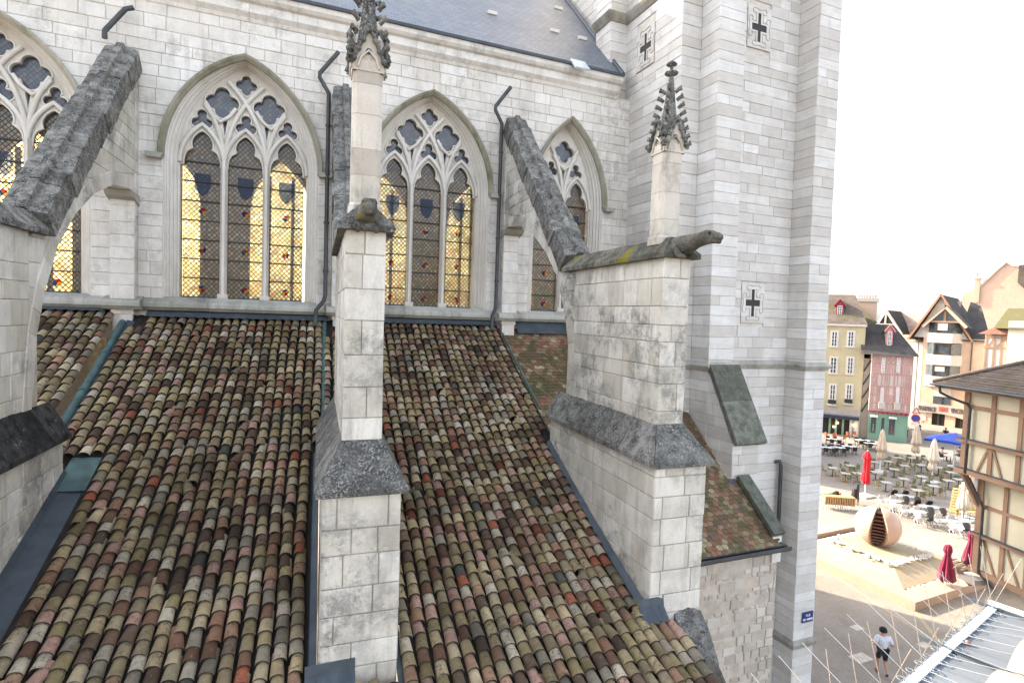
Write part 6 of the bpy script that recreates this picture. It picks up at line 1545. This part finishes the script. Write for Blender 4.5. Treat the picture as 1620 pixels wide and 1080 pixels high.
# ================================================================== PEOPLE
M['skin'] = plain('skin', (.42, .23, .16), .6, var=.05); M['tee'] = fabric('white_tee', (.62, .62, .68)); M['shorts'] = fabric('black_cotton', (.018, .018, .022)); M['hair'] = plain('dark_hair', (.02, .016, .014), .7); M['denim'] = fabric('dark_denim', (.04, .05, .08)); M['shoe'] = plain('dark_shoes', (.03, .03, .035), .6); M['cream_top'] = fabric('cream_top', (.5, .42, .34))
def person(loc, heading, label, h=1.74, pose='walk', top='tee', low='shorts', long_legs=False, group=None):
    """x forward, y left"""
    t = thing('person', label, 'person', loc, group, heading); s = h/1.74
    if pose == 'walk':
        hip = .90; lh, rh = Vector((0, .09, hip)), Vector((0, -.09, hip))
        lk, rk = Vector((.14, .10, .50)), Vector((-.02, -.09, .49)); la, ra_ = Vector((.06, .10, .10)), Vector((-.26, -.09, .20))
        lt, rt_ = Vector((.24, .11, .05)), Vector((-.16, -.10, .06)); ch_ = Vector((.05, 0, 1.34)); sh_l, sh_r = Vector((.04, .19, 1.40)), Vector((.04, -.19, 1.40))
        el, er = Vector((-.08, .30, 1.14)), Vector((-.04, -.32, 1.14)); wl_, wr_ = Vector((.14, .27, 1.06)), Vector((.16, -.26, 1.10)); nk = Vector((.06, 0, 1.47)); hd = Vector((.09, 0, 1.60))
    elif pose == 'sit':
        hip = .50; lh, rh = Vector((0, .09, hip)), Vector((0, -.09, hip)); lk, rk = Vector((.42, .12, .50)), Vector((.42, -.12, .50)); la, ra_ = Vector((.40, .12, .08)), Vector((.42, -.12, .08)); lt, rt_ = Vector((.56, .12, .04)), Vector((.58, -.12, .04))
        ch_ = Vector((.02, 0, .93)); sh_l, sh_r = Vector((.02, .18, .99)), Vector((.02, -.18, .99)); el, er = Vector((.12, .25, .74)), Vector((.12, -.25, .74)); wl_, wr_ = Vector((.36, .18, .78)), Vector((.36, -.18, .78)); nk = Vector((.03, 0, 1.06)); hd = Vector((.06, 0, 1.20))
    else:
        hip = .90; lh, rh = Vector((0, .09, hip)), Vector((0, -.09, hip)); lk, rk = Vector((.02, .10, .49)), Vector((.04, -.10, .49)); la, ra_ = Vector((-.02, .10, .09)), Vector((0, -.10, .09)); lt, rt_ = Vector((.13, .11, .04)), Vector((.15, -.11, .04))
        ch_ = Vector((.02, 0, 1.34)); sh_l, sh_r = Vector((.02, .19, 1.40)), Vector((.02, -.19, 1.40)); el, er = Vector((-.02, .25, 1.12)), Vector((-.02, -.25, 1.12)); wl_, wr_ = Vector((.06, .24, .87)), Vector((.10, -.22, .90)); nk = Vector((.03, 0, 1.47)); hd = Vector((.05, 0, 1.60))
    pel = (lh+rh)/2; V_ = [pel, (pel+ch_)/2, ch_, nk, hd-ZV*.05, hd+ZV*.06, sh_l, el, wl_, sh_r, er, wr_, lh, lk, la, lt, rh, rk, ra_, rt_]
    E_ = [(0, 1), (1, 2), (2, 3), (3, 4), (4, 5), (2, 6), (6, 7), (7, 8), (2, 9), (9, 10), (10, 11), (0, 12), (12, 13), (13, 14), (14, 15), (0, 16), (16, 17), (17, 18), (18, 19)]
    r_ = [.12, .115, .135, .055, .085, .095, .055, .042, .030, .055, .042, .030, .085, .058, .038, .032, .085, .058, .038, .032]
    # hands: palm and five fingers each
    fwd = Vector((1, 0, 0))
    for wi, wv, ev in ((8, wl_, el), (11, wr_, er)):
        d_ = (wv-ev).normalized(); sid = Vector((0, 1, 0)) if wi == 8 else Vector((0, -1, 0)); pm = wv+d_*.06; V_.append(pm); r_.append(.032); pi = len(V_)-1; E_.append((wi, pi))
        for q in range(4):
            sp = (q-1.5)*.018; up_ = ZV.cross(d_).normalized() if abs(d_.z) < .9 else Vector((0, 1, 0)); k1 = pm+d_*.045+up_*sp; k2 = k1+d_*.022-sid*.02
            V_ += [k1, k2]; r_ += [.0095, .008]; E_ += [(pi, len(V_)-2), (len(V_)-2, len(V_)-1)]
        V_.append(pm+d_*.01-sid*.045+ZV*.01); r_.append(.010); E_.append((pi, len(V_)-1))
    b = skin_obj('body', [v*s for v in V_], E_, [q*s for q in r_], M['skin'], t, 1)
    g_ = 1.16
    skin_obj('shirt', [v*s for v in [pel+ZV*.06, (pel+ch_)/2, ch_, ch_.lerp(nk, .55), sh_l, sh_l.lerp(el, .85), sh_r, sh_r.lerp(er, .85)]], [(0, 1), (1, 2), (2, 3), (2, 4), (4, 5), (2, 6), (6, 7)], [q*s*g_ for q in (.135, .13, .148, .075, .075, .062, .075, .062)], M[top], t, 1)
    kf = .95 if long_legs else .8
    kn = [(lh, lk, la), (rh, rk, ra_)]; vv = [pel+ZV*.02]; ee = []; rr = [.15]
    for a, b_, c in kn:
        i = len(vv)
        if long_legs: vv += [a, b_, b_.lerp(c, .9)]; rr += [.105, .075, .06]; ee += [(0, i), (i, i+1), (i+1, i+2)]
        else: vv += [a, a.lerp(b_, .55), a.lerp(b_, .92)]; rr += [.112, .098, .092]; ee += [(0, i), (i, i+1), (i+1, i+2)]
    skin_obj('trousers' if long_legs else 'shorts', [v*s for v in vv], ee, [q*s for q in rr], M[low], t, 1)
    for a, b_ in ((la, lt), (ra_, rt_)):
        skin_obj('shoe', [v*s for v in (a-Vector((.05, 0, .03)), (a+b_)/2-ZV*.01, b_)], [(0, 1), (1, 2)], [.045*s, .05*s, .04*s], M['shoe'], t, 1)
    hh = hd*s; m = MB(); rows = []
    for j in range(7):
        th = R(5)+R(100)*j/6; rows.append([hh+Vector((-.012, 0, .035))+Vector((.118*math.sin(th)*math.cos(a)*1.05, .105*math.sin(th)*math.sin(a), .125*math.cos(th)))*s for a in [2*math.pi*i/12 for i in range(12)]])
    m.loft(rows, True, True, True); o = MB(); o.v = m.v; o.f = m.f; o.sm = m.sm; ho = o.build('hair', M['hair'], None); ho.parent = t
    fx = hh+Vector((.105, 0, -.02))*s
    for y in (-.035, .035): e = MB().lathe([(0, -.012), (.012, 0), (0, .012)], fx+Vector((-.008, y, .02)), 6).build('eye', M['hair'], None); e.parent = t
    e = MB().loft([[fx+Vector((-.01, -.012, .02)), fx+Vector((-.01, .012, .02)), fx+Vector((0, 0, .02))], [fx+Vector((-.01, -.018, -.02)), fx+Vector((-.01, .018, -.02)), fx+Vector((.022, 0, -.018))]]).build('nose', M['skin'], None); e.parent = t
    e = MB().box(fx.x-.02, fx.x-.004, fx.y-.025, fx.y+.025, fx.z-.052, fx.z-.042).build('mouth', M['redpaint'], None); e.parent = t
    for y in (-.1, .1): e = MB().lathe([(0, -.03), (.014, -.01), (.016, .015), (0, .03)], hh+Vector((0, y*s, -.02)), 6).build('ear', M['skin'], None); e.parent = t
    return t
jp = at_z(1394, 1066)
jg = person(jp, math.atan2(.80, .6), 'jogger in a white t-shirt, black shorts and dark cap running away across the shade', 1.76)
MB().lathe([(.135, 1.575), (.132, 1.66), (.09, 1.73), (0, 1.75)], (.08, 0, .03), 12).build('cap', M['shorts'], None).parent = jg
MB().box(.19, .30, -.07, .07, 1.62, 1.635).build('cap_peak', M['shorts'], None).parent = jg
q = MB().box(-.135, -.12, -.012, .012, 1.16, 1.30).build('shirt_number', M['frame'], None); q.parent = jg
person(at_z(1433, 693), R(200), 'pedestrian in a white top and dark trousers beside the sage green shopfront', 1.72, 'stand', 'tee', 'denim', True)
person(at_z(1428, 691), R(240), 'pedestrian in dark clothes beside the sage green shopfront', 1.70, 'stand', 'shorts', 'denim', True)
person(at_z(1453, 690), R(150), 'pedestrian in black walking past the pharmacy', 1.75, 'walk', 'shorts', 'denim', True)
person(at_z(1495, 700), R(210), 'person in dark clothes beyond the blue parasol', 1.75, 'stand', 'shorts', 'denim', True)
for f, top, lab, hd in (((1489, 728), 'cream_top', 'person in a cream top seated under the blue parasol', R(-60)), ((1517, 727), 'shorts', 'person in black seated under the blue parasol', R(150))):
    p = at_z(*f); person(p, hd, lab, 1.72, 'sit', top, 'denim', True)
    o = copy_tree(bch); o['label'] = 'chair carrying a person under the blue parasol'; o['group'] = 'chairs under the blue parasol'; o.location = p; o.rotation_euler.z = hd-math.pi/2
table(at_z(1503, 733), M['wtop'], 'white table under the blue parasol', 'tables under the blue parasol', .9, .9, .3)
p = at_z(1543, 884); person(p, R(120), 'person in a pale top seated beside the farther burgundy parasol and the jettied house', 1.7, 'sit', 'tee', 'denim', True)
o = copy_tree(wch); o['label'] = 'white chair carrying a person beside the jettied house'; o['group'] = 'occupied white chair'; o.location = p; o.rotation_euler = (0, 0, R(30))
# manhole covers and drain
for f, a, b in (((1356, 992), .5, .35), ((1362, 1040), .8, .5), ((1462, 1020), .5, .35), ((1462, 853), 1.0, .4)):
    p = at_z(*f); k = MB().box(p.x-a/2, p.x+a/2, p.y-b/2, p.y+b/2, .001, .006).build('manhole_cover', M['dark_mortar']); tag(k, 'flat grey access cover let into the paving', 'manhole', 'access covers in the paving')
# ================================================================== WINDOW LEDGE WITH BIRD SPIKES
LZt = H-.55
sA, sB = at_z(1440, 1082, LZt), at_z(1572, 962, LZt); sd_ = (sB-sA).normalized(); sn = Vector((sd_.y, -sd_.x, 0))
if sn.y > 0: sn = -sn
lg = thing('window_ledge', 'grey zinc window ledge with pinkish roof tiles at the camera\'s own building', 'ledge', (sA+sB)/2)
A_ = sA-sd_*.5; B_ = sB+sd_*.012; L_ = (B_-A_).length
m = MB(); m.obox(A_+sn*-.012-ZV*.03, sd_, sn, ZV, L_, .56, .03); M['ledge_zinc'] = plain('pale_zinc', (.13, .145, .165), .55, .2, .4, .3, 3); m.build('zinc_sheet', M['ledge_zinc'], lg)
m = MB(); m.obox(A_+sn*-.02-ZV*(LZt), sd_, sn, ZV, L_+.0, .55, LZt-.04); m.build('wall', M['white_r'], lg)
MB().obox(B_-sn*.012-ZV*.02, sd_, sn, ZV, .006, .56, .028).build('standing_edge', M['frame'], lg)
for k in range(4):
    c = A_+sd_*(L_*(.17+.27*k)); MB().obox(c-sn*.045, sd_, sn, ZV, .004, .58, .006).build('seam', M['zinc'], lg)
M['pinktile'] = wall_mat('pinkish_roof_tile', (.36, .25, .20), .25, .85, .2)
for k in range(6):
    c = A_+sd_*(.05+k*.155)+sn*.075; rr_ = []
    for q in range(2):
        rr_.append([c+sd_*(.145*i/6)+sn*(.33*q)+ZV*(.006+.022*math.sin(math.pi*i/6)+.05*q) for i in range(7)])
    m = MB(); m.loft(rr_, closed=False, caps=False, smooth=True); m.loft([rr_[0], [p-ZV*.012 for p in rr_[0]]], closed=False, caps=False); m.build('ledge_tile', M['pinktile'], lg)
def clear():
    m = Mat('clear_plastic', .15, .5); m.color((.60, .70, .80)); m.b.inputs['Transmission Weight'].default_value = .85; m.b.inputs['IOR'].default_value = 1.2; return m.m
M['clearp'] = clear(); M['spike'] = plain('steel_wire', (.55, .53, .50), .25, .9, .5, .05); M['screw'] = plain('copper_screw', (.45, .16, .09), .4, .6)
bs = thing('bird_spike_strip', 'clear plastic strip of steel bird spikes on the zinc ledge', 'bird spikes', (sA+sB)/2)
MB().obox(A_+sd_*.02-sn*.007+ZV*.0005, sd_, sn, ZV, L_-.03, .014, .004).build('strip', M['clearp'], bs)
n = int(L_/.036); rb = random.Random(3)
for k in range(n):
    c = A_+sd_*(.03+.036*k)
    for sgn_ in (-1, 1):
        rc_ = c+sn*.0118*sgn_+ZV*.004
        MB().tube([rc_+(sd_*math.cos(a)+sn*math.sin(a))*.0056 for a in [2*math.pi*i/10 for i in range(10)]], 0.0011, 5, closed=True).build('ring', M['clearp'], bs)
    if k % 6 == 1: MB().lathe([(.0038, 0), (.0038, .004), (0, .006)], c+sn*.0135+ZV*.003, 8).build('screw', M['screw'], bs)
    for an, off in ((R(80), .005), (R(-62), -.005), (R(18), .0), (R(-14), .003)):
        if (off == 0 and k % 3) or (off == .003 and k % 2) or (off == -.005 and k % 2 == 0): continue
        d_ = (ZV*math.cos(an+rb.gauss(0, .05))+sn*math.sin(an)+sd_*rb.gauss(.05, .05)).normalized(); p = c+sd_*(.014+off)+ZV*.006
        MB().tube([p, p+d_*.115], .0006, 5).build('spike', M['spike'], bs)

bpy.data.scenes.remove(TMP)
